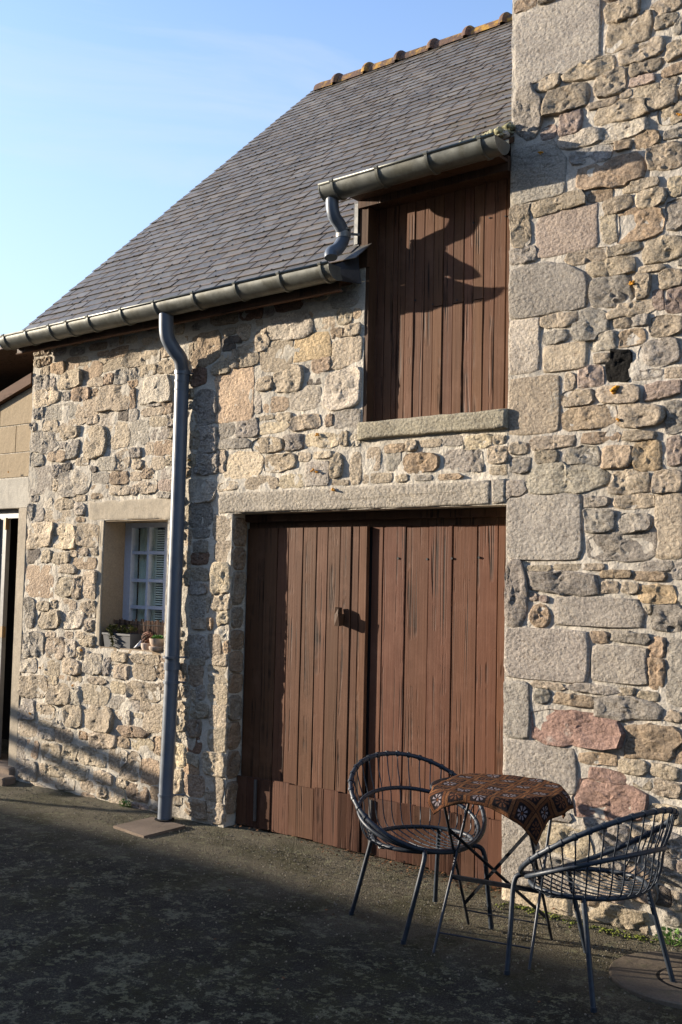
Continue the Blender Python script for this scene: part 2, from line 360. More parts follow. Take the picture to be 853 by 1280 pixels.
# ------------------------------------------------------------------ wall sheets with openings
def wall_sheet(m, x0, x1, z0, z1, ops, depths, seed, step=.05, amp=.006, zb=None):
    X = sorted(set([x0, x1]+[o[0] for o in ops]+[o[1] for o in ops])); Z = sorted(set([z0, z1]+[o[2] for o in ops]+[o[3] for o in ops]))
    def sub(A):
        out = []
        for a, b in zip(A, A[1:]):
            n = max(1, int(round((b-a)/step))); out += [a+(b-a)*i/n for i in range(n)]
        return out+[A[-1]]
    X = [x for x in sub(X) if x0 <= x <= x1]; Z = [z for z in sub(Z) if z0 <= z <= z1]; idx = {}
    def inside(cx, cz): return any(o[0] < cx < o[1] and o[2] < cz < o[3] for o in ops)
    vs, fs = [], []
    for j, z in enumerate(Z):
        for i, x in enumerate(X):
            y = amp*noise.noise((x*7+seed, z*7, 1))+amp*.6*noise.noise((x*19+seed, z*19, 5))
            idx[i, j] = len(vs); vs.append((x, y, z))
    for j in range(len(Z)-1):
        for i in range(len(X)-1):
            if not inside((X[i]+X[i+1])/2, (Z[j]+Z[j+1])/2): fs.append((idx[i, j], idx[i+1, j], idx[i+1, j+1], idx[i, j+1]))
    # reveals
    from collections import Counter
    E_ = Counter(); D = {}
    for f in fs:
        for a, b in zip(f, f[1:]+f[:1]):
            E_[frozenset((a, b))] += 1; D[frozenset((a, b))] = (a, b)
    back = {}
    def bk(i, d):
        if (i, d) not in back: back[i, d] = len(vs); vs.append((vs[i][0], d, vs[i][2]))
        return back[i, d]
    for e, c in E_.items():
        if c == 1:
            a, b = D[e]; mx_ = (vs[a][0]+vs[b][0])/2; mz = (vs[a][2]+vs[b][2])/2; d = .5
            for o, dd in zip(ops, depths):
                if o[0]-.01 <= mx_ <= o[1]+.01 and o[2]-.01 <= mz <= o[3]+.01: d = dd
            fs.append((b, a, bk(a, d), bk(b, d)))
    m.add(vs, fs)

# ------------------------------------------------------------------ stones
PAL = dict(g=(.385, .355, .31), b=(.465, .40, .31), t=(.405, .32, .235), y=(.57, .49, .365), l=(.54, .49, .41), o=(.455, .34, .235), O=(.49, .375, .265),
           Y=(.56, .44, .285), p=(.41, .335, .285), P=(.39, .265, .22), d=(.17, .15, .13), r=(.24, .155, .11), D=(.012, .011, .010), w=(.5, .49, .46))
def parse(txt, ox, oy, sc):
    out = []
    for it in txt.replace('\n', '').split(';'):
        it = it.strip()
        if not it: continue
        q = it.split(','); fl = q[4].strip() if len(q) > 4 else 'b'
        cx, cy_, w, h = [float(k)/sc for k in q[:4]]; px, py = ox+cx, oy+cy_
        a, b = W(px-w/2, py), W(px+w/2, py); c, d = W(px, py-h/2), W(px, py+h/2)
        m = W(px, py); out.append((m.x, m.z, (b-a).x, (c-d).z, fl))
    return out
T = []
T += parse('''385,215,90,70,o;305,230,60,50;480,185,90,75,t;570,165,80,55;690,115,70,30,t;785,110,120,60,t;620,225,110,105,t;680,165,60,45;755,190,125,70;
280,310,90,90,g;355,300,40,70,g;460,295,165,105;640,305,95,60;730,285,55,65,t;810,265,85,100,g;315,400,155,115,y;440,400,60,60,g;540,390,120,85,t;635,375,45,50,t;
760,410,185,160;265,510,55,80,g;405,505,185,90,g;585,475,145,115;490,578,180,42;620,560,70,55;715,545,115,95,l;335,600,90,75;445,645,155,85;300,700,170,150,g;
640,705,135,190;785,660,140,160;490,755,75,110,g;385,800,110,70,t;250,820,80,90,g;425,735,45,50,g;710,850,110,80,g;815,830,90,125;550,835,80,50;445,875,55,50,d;
505,960,180,200,l;275,960,140,180,gS;385,900,50,80,g;620,890,60,40,d;670,945,110,70,g;800,945,110,80,t''', 0, 420, 5.333)
T += parse('''200,140,210,110;360,105,90,70;235,230,120,75;365,200,120,85;145,250,50,65,g;135,322,75,50,o;290,360,200,170,l;140,415,40,120,t;145,525,55,75,g;
75,530,70,70,d;270,505,140,50;375,475,65,80,t;285,460,90,40,g;315,570,110,60;400,560,60,90,l;180,645,125,150,g;325,650,110,70,g;400,650,40,60;345,745,130,85,t;
255,755,55,85;120,820,195,130;285,850,120,80;245,915,70,60,t;365,915,65,65,g;240,1010,110,80;155,1025,40,65;365,995,100,70,p;60,1030,120,60;
530,120,30,120;525,290,25,50,o;540,570,50,90;550,690,65,110;535,830,50,80,y;530,1000,55,80,l;635,90,165,190,t;585,270,90,110,r;625,480,140,220,g;635,690,120,160,g;
630,855,150,130,g;785,30,150,50,d;775,70,90,50,d;745,150,60,45;730,210,110,85;730,840,60,130;830,150,70,120;560,60,50,110''', 140, 420, 5.333)
T += parse('''90,155,130,70,t;225,115,120,100,r;430,75,130,90,r;575,130,60,55,o;730,60,130,80,g;435,205,205,125,l;620,185,100,60;730,150,75,80;795,135,50,50,t;
195,240,65,80;295,275,65,110;105,305,70,40,t;190,365,135,110;365,365,160,145;550,310,185,125,Y;690,240,60,50,t;765,225,90,60;750,335,155,140;
140,570,210,280,OS;430,485,140,130;310,510,80,70;610,410,95,75,t;525,435,30,45,g;570,500,75,30,d;720,535,180,190,l;515,590,145,110,l;365,620,120,75,t;
270,620,35,90,g;310,692,80,25;405,688,80,42;520,715,140,75;650,705,40,60,t;750,695,140,95,g;100,755,80,80,g;210,745,110,90,g;345,745,160,55,y''', 260, 360, 4.265)
T += parse('''135,318,150,50,g;325,325,150,80;462,312,90,75,g;605,300,160,70,y;785,300,50,60,l;50,420,60,70;185,440,190,140,y;385,422,160,85,y;510,388,75,45;
615,378,90,35;585,485,130,140,gS;690,430,60,120;790,450,60,150;275,530,170,75;445,520,120,75,y;110,550,100,55''', 260, 480, 4.265)
T += parse('''210,855,90,40,t;380,830,100,35;480,815,100,50,g;610,825,120,60,y;205,915,60,80,g;340,925,155,90,o;515,915,120,100,g;610,915,50,90,g;710,885,90,75;
720,960,90,40;105,905,60,100''', 440, 340, 3.878)
T += parse('''210,215,35,100,g;260,230,55,80,g;430,160,110,70;385,240,170,75;570,220,110,115,Y;535,120,80,40;265,370,150,150,y;430,375,145,150,y;585,370,140,140;
225,500,75,95,d;310,510,70,80;410,520,110,70;560,480,60,50;645,470,60,55;565,555,140,70,t;440,590,140,60;265,675,180,210,tS;435,710,100,120;515,720,60,130;
620,700,120,170;205,890,65,180,g;290,840,80,60;450,830,100,60;330,930,130,110;480,935,145,110,l;600,860,120,100;640,960,60,80''', 0, 600, 5.333)
T += parse('''180,85,50,150,g;250,85,90,150,g;370,110,110,130;470,110,80,110,l;340,20,60,40;460,20,50,40;540,20,60,40;600,60,120,70;185,220,100,85,l;340,240,100,90;
480,235,110,100;620,215,120,130,l;715,230,40,110,g;790,160,110,70;800,265,110,90;215,365,170,140;355,325,60,60,y;400,410,130,140;505,430,70,110,l;630,420,170,120;
650,335,110,60;510,310,60,50;790,370,90,70,y;790,470,90,80,g;175,510,110,130,g;290,530,130,90;390,585,70,90,l;485,560,110,140;650,575,190,160;180,650,130,90;
310,680,100,70,l;420,690,120,90;560,690,60,50,o;685,725,170,100;140,780,60,140,g;210,780,80,110,t;345,805,120,110;470,800,90,100;610,830,190,110;170,915,140,130,g;
265,920,50,80;385,930,90,80;320,920,50,80;510,930,140,90;330,985,90,45;430,1010,120,80;590,1030,100,70;690,970,120,80;770,850,80,140;830,850,60,110,l;230,1025,240,40''', 0, 790, 5.333)
T += parse('''195,200,160,70;190,285,120,90;305,285,70,90,t;190,400,170,100;300,380,50,60;130,480,60,60,g;190,490,70,60;260,560,130,150;130,640,160,60,t;65,700,70,60,t;
180,710,120,80,y;275,720,70,100,t;110,840,110,150;225,875,110,140,O;60,945,70,50;155,1000,110,85,t;260,1005,60,75,t;30,1020,90,90;170,1100,90,60,p;240,1105,60,60;
430,150,50,90;425,290,40,110,t;435,400,45,70;425,520,55,110;410,600,50,80;425,660,60,40,l;410,780,50,120,y;395,930,45,130,y;510,130,120,130,g;510,225,80,40;
490,310,90,110,t;530,400,40,90,g;510,510,120,90;485,620,80,100,t;480,715,90,90,r;470,800,80,70;470,860,80,60,o;490,960,110,120,t;500,1090,130,100,t;
605,130,80,130;670,60,60,90,l;680,130,35,75,o;640,215,90,70;630,290,110,110;625,410,110,120,y;630,550,100,120;630,690,110,130;610,830,120,130;600,980,110,140;600,1110,110,130''', 140, 780, 4.739)
T += parse('''345,90,190,165,l;320,280,170,200,g;335,420,120,80,g;325,530,100,90,g;320,630,130,90,r;320,755,120,100;310,865,130,100,g;300,1010,120,180,g;310,1150,100,90;
400,1150,50,90,o;380,1000,40,110;230,280,40,150;230,460,50,130;225,640,45,130;215,780,45,120;505,365,140,220;510,570,130,150;500,780,150,230,y;495,970,145,140;515,1110,90,140,y''', 200, 600, 6.4)
# the tall house on the right
U = []
U += parse('''105,20,100,60,t;255,190,400,350,gS;570,50,150,90;600,150,200,140;780,30,150,70;780,100,100,60;840,120,40,80,g;830,235,100,80;660,245,190,90;410,330,230,90;
215,395,110,70;510,400,130,110;680,325,140,60;660,385,120,45,p;815,335,110,50,t;305,475,190,110;680,430,110,50;585,450,50,35;795,395,80,45;760,475,140,80;475,495,130,35;
560,530,240,90;115,535,120,230,gR;810,545,130,90;325,585,100,110,p;215,635,70,60,p;365,665,190,70,l;575,625,200,70,l;690,665,110,80,t;165,820,260,270,gS;415,745,180,70,w;
560,695,100,50,t;775,750,160,110;510,825,300,130,t;650,885,160,55;460,935,110,50,t;260,975,240,70;545,980,130,70;705,950,130,80;825,890,70,90,y;300,1095,290,230,pS;
505,1090,70,130;660,1070,190,140,O;820,1030,90,130,g;80,1080,90,190;580,1190,150,50;770,1190,180,110''', 630, 0, 3.825)
U += parse('''90,75,120,70,g;395,80,180,60;210,230,370,250,gSK;500,130,220,80;690,140,150,30;805,185,110,80;515,250,180,130,g;655,225,90,110;740,285,50,90,p;820,285,80,110,p;
610,330,210,70;565,395,80,50;650,385,80,50,g;265,380,150,70;415,405,160,140,gR;250,465,110,60,g;780,410,150,90;475,485,110,80,l;610,465,120,70,t;100,505,145,260,lS;
295,560,210,130,S;470,565,70,45;555,600,110,140,D;745,540,180,120,gR;320,675,50,75;410,650,120,90,p;685,645,130,50,g;815,635,80,45;545,740,180,80;745,720,190,75,p;
355,755,140,70;145,790,240,270,S;405,850,230,100,t;650,840,220,110;820,845,90,140,g;245,965,200,60;465,945,170,50,t;650,935,150,45;690,1030,130,140,Y;75,995,80,55;
210,1035,100,60;375,1035,150,95,g;540,1035,140,100,t;820,1010,70,130,p;80,1080,90,70,g;305,1135,350,130,l;590,1155,180,110;780,1155,150,100''', 630, 300, 3.825)
U += parse('''220,215,340,300,gS;75,50,150,95,gS;445,100,130,50,g;630,100,170,60;470,185,150,100,g;635,195,140,80,g;570,305,270,120,g;795,210,130,300,S;195,405,110,30;
330,400,120,30;450,398,90,30;740,395,130,50,g;835,415,50,70,g;90,520,105,280,gR;300,470,300,100,g;540,430,140,35,t;700,440,150,40,t;515,490,90,50;615,495,80,50;
740,520,150,80,Y;175,535,40,35,p;225,545,40,30,p;205,620,85,95,OR;470,605,420,135,gS;695,590,40,50;785,635,140,110,g;230,800,385,235,gS;475,720,80,50,t;
610,720,170,50,g;740,765,70,85,O;740,885,70,130,O;570,845,260,170,gS;825,880,90,310,gS;240,940,140,30;440,955,230,40,g;600,970,70,35;700,990,100,45;215,990,70,60,g;
350,1005,190,50,t;605,1045,300,100,g;815,1080,80,50;95,1050,120,260,gS''', 620, 600, 3.661)
U += parse('''385,100,320,130,P;680,150,240,130,t;470,220,140,45,t;240,250,290,190,gS;615,250,110,60;740,270,110,50;520,290,150,50,P;795,205,40,60,O;650,320,70,40;
750,340,110,60;520,385,270,150,P;150,570,130,300,gS;340,545,180,110,y;460,480,80,50,g;730,440,140,70,y;545,520,100,80,g;640,720,110,120,t;760,560,100,90,g;
720,620,110,80,g;225,800,270,110,yS;440,790,60,30,t;560,850,220,80,y;735,770,60,70,d;790,790,50,70;770,860,60,50,g;640,900,60,60''', 600, 880, 3.2)

def pack(stones, x0, x1, z0, z1, holes, mul, seed, fillpal, gap=.006):
    rs = random.Random(seed); res = .01
    nx_, nz_ = int((x1-x0)/res)+1, int((z1-z0)/res)+1
    occ = np.zeros((nz_, nx_), np.int32)
    for h in holes:
        a, b, c, d = [int(round(k/res)) for k in (h[0]-x0, h[1]-x0, h[2]-z0, h[3]-z0)]
        occ[max(0, c):max(0, d), max(0, a):max(0, b)] = -1
    zz, xx = np.mgrid[0:nz_, 0:nx_]; gx = x0+xx*res; gzz = z0+zz*res
    def inr(x, z): return 0 <= int((z-z0)/res) < nz_ and 0 <= int((x-x0)/res) < nx_
    keep = []
    for s_ in stones:
        cx, cz, w, h, fl = s_
        if not inr(cx, cz): continue
        e = (((gx-cx)/(w*.36))**4+((gzz-cz)/(h*.36))**4) < 1
        n = e.sum()
        if n == 0: continue
        if (occ[e] != 0).mean() > .3: continue
        i = len(keep)+1; occ[e & (occ == 0)] = i; keep.append(s_)
    out = []
    def march(i, cx, cz, w, h, fl, grow):
        n = 3.0 if 'R' in fl else (10 if 'S' in fl else rs.uniform(4, 10))
        a, b = w/2, h/2; ca = math.atan2(b, a)
        N = 14 if max(w, h) < .08 else 24
        ang = [2*math.pi*(k+rs.uniform(-.2, .2))/N for k in range(N)]
        if 'S' in fl: ang += [ca, math.pi-ca, math.pi+ca, -ca+2*math.pi]
        ang = sorted(k % (2*math.pi) for k in ang); sd = rs.random()*99; pts = []
        tilt = rs.uniform(-.06, .06) if 'S' not in fl else 0
        ir = .062 if 'S' not in fl else .014; cn = [rs.uniform(-.16, .05) if 'S' not in fl else 0 for _ in range(4)]
        for t_ in ang:
            c, s2 = math.cos(t_), math.sin(t_)
            rad = 1/((abs(c)/a)**n+(abs(s2)/b)**n)**(1/n)
            rad *= 1+ir*1.6*noise.noise((c*1.3+sd, s2*1.3, 0))+ir*noise.noise((c*4+sd, s2*4, 7))+ir*.6*noise.noise((c*9+sd, s2*9, 3))
            rad *= 1+(cn[int(t_/(math.pi/2)) % 4]-(.17 if 'K' in fl and t_ < math.pi/2 else 0))*abs(math.sin(2*t_))
            lim = rad*grow; r_ = min(a, b)*.3
            while r_ < lim:
                x = cx+(c*math.cos(tilt)-s2*math.sin(tilt))*(r_+gap); z = cz+(s2*math.cos(tilt)+c*math.sin(tilt))*(r_+gap)
                q = (int((z-z0)/res), int((x-x0)/res))
                if not (0 <= q[0] < nz_ and 0 <= q[1] < nx_): break
                if occ[q] not in (0, i): break
                r_ += .006
            r_ = min(r_, lim)
            pts.append((cx+(c*math.cos(tilt)-s2*math.sin(tilt))*r_, cz+(s2*math.cos(tilt)+c*math.sin(tilt))*r_))
        # raster claim
        P = np.array(pts); lo = P.min(0); hi = P.max(0)
        ia, ib = max(0, int((lo[0]-x0)/res)), min(nx_, int((hi[0]-x0)/res)+2); ja, jb = max(0, int((lo[1]-z0)/res)), min(nz_, int((hi[1]-z0)/res)+2)
        sub = (slice(ja, jb), slice(ia, ib)); X_, Z_ = gx[sub], gzz[sub]; ins = np.zeros(X_.shape, bool)
        for (ax, az), (bx, bz) in zip(pts, pts[1:]+pts[:1]):
            if az == bz: continue
            ins ^= ((az > Z_) != (bz > Z_)) & (X_ < (bx-ax)*(Z_-az)/(bz-az)+ax)
        o_ = occ[sub]; o_[ins & (o_ == 0)] = i
        return pts
    for i, (cx, cz, w, h, fl) in enumerate(keep):
        pts = march(i+1, cx, cz, w, h, fl, 1.03 if 'S' in fl else 1.17)
        col = PAL.get(fl[0] if fl[0] in PAL else 'b', PAL['b'])
        out.append((pts, (cx, cz), w, h, fl, col))
    # fill what is left with small rubble
    nid = len(keep)+1; tries = 0
    g1 = max(1, int(gap/res))
    free = np.argwhere(occ == 0); rs.shuffle(idx := list(range(len(free))))
    for q in idx:
        j, i = free[q]
        if occ[j, i] != 0: continue
        a = b = i; c = d = j; mw, mh = rs.randint(9, 26), rs.randint(5, 11)
        act = [1, 1, 1, 1]
        while any(act):
            for k in range(4):
                if not act[k]: continue
                if k == 0: ok = a-1 >= 0 and (b-a) < mw and (occ[c:d+1, a-1] == 0).all()
                elif k == 1: ok = b+1 < nx_ and (b-a) < mw and (occ[c:d+1, b+1] == 0).all()
                elif k == 2: ok = c-1 >= 0 and (d-c) < mh and (occ[c-1, a:b+1] == 0).all()
                else: ok = d+1 < nz_ and (d-c) < mh and (occ[d+1, a:b+1] == 0).all()
                if not ok: act[k] = 0; continue
                if k == 0: a -= 1
                elif k == 1: b += 1
                elif k == 2: c -= 1
                else: d += 1
        w, h = (b-a+1)*res, (d-c+1)*res
        if w < .07 or h < .05 or w*h < .0065:
            continue
        cx, cz = x0+(a+b)/2*res, z0+(c+d)/2*res; fl = rs.choice(fillpal)
        pts = march(nid, cx, cz, w-.012, h-.012, fl, 1.0); occ[c:d+1, a:b+1] = nid; nid += 1
        out.append((pts, (cx, cz), w, h, fl, PAL[fl]))
    res_ = []
    for pts, c, w, h, fl, col in out:
        k = rs.uniform(.84, 1.14); res_.append((pts, c, w, h, fl, tuple(q*k*m_*(1+rs.uniform(-.013, .013)) for q, m_ in zip(col, mul))))
    return res_

def stone_geo(mb, pts, c, w, h, fl, tone, prot, o=(0, 0, 0), ax=((1, 0, 0), (0, 0, 1), (0, -1, 0))):
    """outline pts in (u, v); ax: u, v and outward normal directions"""
    U_, V_, N_ = [Vector(a) for a in ax]; O_ = Vector(o); dressed = 'S' in fl; n = len(pts); sd = random.random()*50
    size = min(w, h)
    if 'D' in fl: prot = .012
    e = min(.011/size*2, .3) if dressed else min(.009/size*2, .25)
    rings = [(1.0, -.02), (1.0, (.3 if dressed else .55)*prot), (1-e*.4, .9*prot), (1-e, prot)]
    k = 1-e
    while k > .28: k -= .17 if size > .10 else .26; rings.append((max(k, .14), prot))
    amp = (.0022 if dressed else .0125)*min(1, size/.1); tx, tz = ((random.uniform(-.10, .10), random.uniform(-.12, .10)) if not dressed else (0, 0))
    vs = []; fs = []
    for (r_, d) in rings:
        for (u, v) in pts:
            uu, vv = c[0]+(u-c[0])*r_, c[1]+(v-c[1])*r_
            dd = d
            if d > .006 or ('D' in fl and d > 0): dd = d + (0 if dressed else (tx*(uu-c[0])+tz*(vv-c[1])))*r_ + amp*(1.2*noise.noise((uu*11+sd, vv*11, sd))-1.1*abs(noise.noise((uu*22+sd, vv*26, sd+9)))+.3+.7*noise.noise((uu*55, vv*55, sd+4)))
            vs.append(O_+U_*uu+V_*vv+N_*dd)
    vs.append(O_+U_*c[0]+V_*c[1]+N_*(prot+amp*noise.noise((c[0]*20, c[1]*20, sd))))
    flip = U_.cross(V_).dot(N_) < 0
    for q in range(len(rings)-1):
        for i in range(n):
            j = (i+1) % n; f = (q*n+i, q*n+j, (q+1)*n+j, (q+1)*n+i); fs.append(f[::-1] if flip else f)
    b = (len(rings)-1)*n
    for i in range(n):
        j = (i+1) % n; f = (b+i, b+j, len(vs)-1); fs.append(f[::-1] if flip else f)
    mb.add(vs, fs, tone)

def lay(stones, parent, pr, limit=300):
    def px(s): 
        d = (Vector((s[1][0], 0, s[1][1]))-CAM).length; return s[2]*s[3]/d/d
    def vis(s):
        v = Vector((s[1][0], 0, s[1][1]))-CAM; z = v.dot(fw); return z > 0 and abs(v.dot(RT)/z*F) < 450 and abs(v.dot(UP)/z*F) < 660
    st = sorted(stones, key=lambda s: (not vis(s), -px(s)))
    rest = MB(); rd = False
    for k, (pts, c, w, h, fl, col) in enumerate(st):
        p_ = random.uniform(*pr)*(.75 if 'S' in fl else 1)*min(1, .5+min(w, h)*5)
        if k < limit:
            m = MB(); stone_geo(m, pts, c, w, h, fl, col, p_)
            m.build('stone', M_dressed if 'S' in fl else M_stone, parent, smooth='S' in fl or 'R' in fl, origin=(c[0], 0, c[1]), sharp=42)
        else: stone_geo(rest, pts, c, w, h, fl, col, p_); rd = True
    if rd: tag(rest.build('small_stone', M_stone, parent), kind='stuff')

def rect_stone(parent, name, x0, x1, z0, z1, prot, col, mat=None, n=10, ir=.006, sharp=60):
    pts = []
    per = [(x0, z0), (x1, z0), (x1, z1), (x0, z1)]
    for (a, b), (c, d) in zip(per, per[1:]+per[:1]):
        L = math.hypot(c-a, d-b); k = max(2, int(L/.07))
        for i in range(k):
            t_ = i/k; u, v = a+(c-a)*t_, b+(d-b)*t_
            pts.append((u+ir*noise.noise((u*9, v*9, x0)), v+ir*noise.noise((u*9+5, v*9, z0))))
    m = MB(); vs = []; cz = (z0+z1)/2; cx = (x0+x1)/2; n = len(pts); hw, hh = (x1-x0)/2, (z1-z0)/2
    # strip-wise inset keeps long stones even
    def ins(u, v, e): 
        return (cx+(u-cx)*max(.02, hw-e)/hw if hw > .03 else cx+(u-cx)*(1-min(.9, e/hh)), cz+(v-cz)*max(.0, hh-e)/hh)
    rings = [(0, -.03), (0, .5*prot), (.006, .9*prot), (.014, prot)]+[(hh*q, prot) for q in (.35, .6, .85)]
    for e, d in rings:
        for (u, v) in pts:
            a, b = ins(u, v, min(e, hh*.98)) ; dd = d
            if d > 0: dd += .0035*noise.noise((a*10, b*10, 3))+.0025*noise.noise((a*30, b*30, 8))
            vs.append((a, -dd, b))
    fs = []
    for q in range(len(rings)-1):
        for i in range(n):
            j = (i+1) % n; fs.append((q*n+i, q*n+j, (q+1)*n+j, (q+1)*n+i))
    b_ = (len(rings)-1)*n; fs.append(tuple(b_+i for i in range(n)))
    m.add(vs, fs, col); return m.build(name, mat or M_dressed, parent, smooth=True, sharp=sharp)

# ================================================================== the barn
XL, XR = -7.385, -2.972
WIN = (-6.415, -5.705, 1.075, 2.02); DOOR = (-5.068, XR, -.3, 2.04); HATCH = (-3.985, XR, 2.565, 3.9)
barn = empty('stone_barn', (-5.2, 0, 0), 'low granite rubble barn with steep slate roof, brown plank double doors and a hayloft hatch', 'barn')
m = MB(); wall_sheet(m, XL, XR, -.3, 3.53, [WIN, DOOR, (HATCH[0], XR, 2.565, 3.6)], [.30, .30, .12], 3, .035, .010)
wall = m.build('wall', M_mortar, barn, smooth=True, sharp=50)
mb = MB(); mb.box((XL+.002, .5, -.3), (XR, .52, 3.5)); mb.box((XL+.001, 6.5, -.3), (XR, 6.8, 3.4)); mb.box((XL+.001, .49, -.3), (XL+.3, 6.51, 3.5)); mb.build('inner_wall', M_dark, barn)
mb = MB(); mb.add([(XL+.02, .0, 3.45), (XL+.02, 6.7, 3.45), (XL+.02, 3.34, 6.7)], [(0, 2, 1)]); mb.build('gable', M_mortar, barn)
holes = [(WIN[0]-.05, WIN[1]+.012, WIN[2]-.01, 2.16), (-6.62, -5.645, 2.02, 2.165), (DOOR[0]-.001, XR+.1, -.4, 2.05), (-5.205, -2.85, 2.03, 2.19), (-3.990, XR+.1, 2.45, 4)]
stones = pack(T, XL, XR, -.04, 3.5, holes, (1, 1, 1), 5, 'bbbbgtylbtg')
lay(stones, barn, (.002, .017))
# dressed pieces
rect_stone(barn, 'lintel', -5.195, -3.075, 2.045, 2.178, .013, (.36, .33, .28))
rect_stone(barn, 'lintel_end', -3.062, -2.978, 2.047, 2.180, .016, (.36, .335, .29))
m = MB(); vs = []
sx0, sx1 = -4.0, -2.965
o = rect_stone(barn, 'hatch_sill', sx0, sx1, 2.46, 2.568, .038, (.33, .305, .235))
rect_stone(barn, 'window_head', -6.60, -5.66, 2.022, 2.165, .006, (.40, .35, .27), M_render, ir=.02)
rect_stone(barn, 'window_jamb', WIN[0]-.045, WIN[0]-.001, 1.09, 2.018, .004, (.40, .35, .27), M_render, ir=.004)
# rendered reveals inside the window opening
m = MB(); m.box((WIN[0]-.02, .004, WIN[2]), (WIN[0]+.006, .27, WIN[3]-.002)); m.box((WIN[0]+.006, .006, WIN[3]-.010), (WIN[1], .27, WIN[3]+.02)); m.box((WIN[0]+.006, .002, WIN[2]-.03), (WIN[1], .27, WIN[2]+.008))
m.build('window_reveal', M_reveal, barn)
# reveal stones on the left jamb of the doorway (face looks to +x)
zs = [2.02, 1.82, 1.66, 1.42, 1.27, 1.13, .98, .84, .66, .47, .27, .05]; 
for a, b in zip(zs, zs[1:]):
    w_ = .125+random.uniform(-.015, .005); pts = []
    cc = (.068, (a+b)/2); hw, hh = w_/2, (a-b)/2-.004
    for k in range(16):
        t_ = 2*math.pi*k/16; c, s2 = math.cos(t_), math.sin(t_); rad = 1/((abs(c)/hw)**5+(abs(s2)/hh)**5)**.2
        pts.append((cc[0]+c*rad, cc[1]+s2*rad))
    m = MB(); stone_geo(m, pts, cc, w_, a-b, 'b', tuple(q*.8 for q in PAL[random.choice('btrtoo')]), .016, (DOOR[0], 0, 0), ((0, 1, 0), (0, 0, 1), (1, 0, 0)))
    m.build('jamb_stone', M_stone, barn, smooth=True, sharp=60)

# ---- window
YW = .22
wf = MB(); x0, x1, z0, z1 = WIN[0]+.008, WIN[1]-.003, WIN[2]+.01, WIN[3]-.012
wf.box((x0, YW-.02, z0), (x0+.075, YW+.05, z1)); wf.box((x1-.075, YW-.02, z0), (x1, YW+.05, z1)); wf.box((x0+.075, YW-.018, z1-.035), (x1-.075, YW+.05, z1)); wf.box((x0+.075, YW-.018, z0), (x1-.075, YW+.05, z0+.05))
win = wf.build('window', M_white, barn)
ix0, ix1, iz0, iz1 = x0+.075, x1-.075, z0+.05, z1-.035
colx = [ix0, W(185.5, 720, YW).x, (W(185.5, 720, YW).x*2-ix0)+.01, ix1]; 
rowz = [iz0, W(175, 794, YW).z, W(175, 759, YW).z, W(175, 725.5, YW).z, W(175, 691, YW).z, iz1]
for x in colx[1:-1]: m = MB(); m.box((x-.012, YW-.012, iz0), (x+.012, YW+.03, iz1)); m.build('glazing_bar', M_white, win)
for z in rowz[1:-1]:
    for a, b in zip(colx, colx[1:]):
        m = MB(); m.box((a+(.012 if a > ix0 else 0), YW-.009, z-.012), (b-(.012 if b < ix1 else 0), YW+.028, z+.012)); m.build('glazing_bar', M_white, win)
for a, b in zip(colx, colx[1:]):
    for c, d in zip(rowz, rowz[1:]): m = MB(); m.box((a+.008, YW+.012, c+.008), (b-.008, YW+.016, d-.008)); m.build('pane', M_glass, win)
m = MB(); n = 46
for i in range(n):
    z = iz0+.02+(iz1-iz0-.03)*i/n; m.box((colx[1]+.03, YW+.034, z), (ix1-.005, YW+.046, z+.0085), jit=.0005)
bl = m.build('venetian_blind', M_blind); tag(bl, 'pale slatted blind hanging behind the right panes of the small window', 'blind')
m = MB(); vs = []; fs = []
for i in range(17):
    x = ix0+.005+(colx[1]+.02-ix0)*i/16; y = YW+.06+.008*math.sin(i*1.9); vs += [(x, y, iz0), (x, y, iz1), (x, y+.003, iz0), (x, y+.003, iz1)]
for i in range(16): b = i*4; fs += [(b, b+4, b+5, b+1), (b+2, b+3, b+7, b+6)]
m.add(vs, fs); tag(m.build('curtain', M_curtain, smooth=True), 'dull grey green curtain behind the left panes of the small window', 'curtain')
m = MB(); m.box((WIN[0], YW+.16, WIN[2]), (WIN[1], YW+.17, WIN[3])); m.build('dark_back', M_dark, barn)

# ---- double door
def plank(parent, name, x0, x1, z0, z1, y, th, mat, tone, tilt=0, ragged=0):
    m = MB(); N = 9; vs = []; fs = []; e = .0035; sd = random.random()*90
    for k in range(N):
        z = z0+(z1-z0)*k/(N-1); w1 = .0022*noise.noise((0, z*3, sd)); w2 = .0022*noise.noise((9, z*3, sd)); yy = y+.0015*noise.noise((z*2, 5, sd))
        if ragged and k == N-1: z += ragged*noise.noise((sd, x0*30, 2))
        a, b = x0+w1, x1+w2
        vs += [(a, yy+th-tilt, z), (a, yy+e-tilt, z), (a+e, yy-tilt, z), (b-e, yy+tilt, z), (b, yy+e+tilt, z), (b, yy+th+tilt, z)]
    for k in range(N-1):
        for i in range(6):
            j = (i+1) % 6; fs.append((k*6+i, k*6+j, (k+1)*6+j, (k+1)*6+i))
    fs.append((5, 4, 3, 2, 1, 0)); fs.append(tuple((N-1)*6+i for i in range(6)))
    m.add(vs, fs, tone); return m.build(name, mat, parent, origin=((x0+x1)/2, y, z0))
def tonev(a=.78, b=1.2):
    k = random.uniform(a, b); return (k, k*random.uniform(.96, 1.04), k*random.uniform(.95, 1.05))
YL, YR_ = .138, .170
m = MB(); m.box((DOOR[0]+.002, .165, 1.945), (-3.001+.02, .27, 2.038)); m.box((DOOR[0]+.002, .12, 1.988), (-3.001+.02, .164, 2.036))
m.build('door_head', M_wood_dark, barn)
m = MB(); m.box((-4.10, YL+.03, .03), (-4.02, .30, 1.94)); m.box((-5.06, .28, 0), (XR, .30, 1.94)); dback = m.build('door_backing', M_dark, barn)
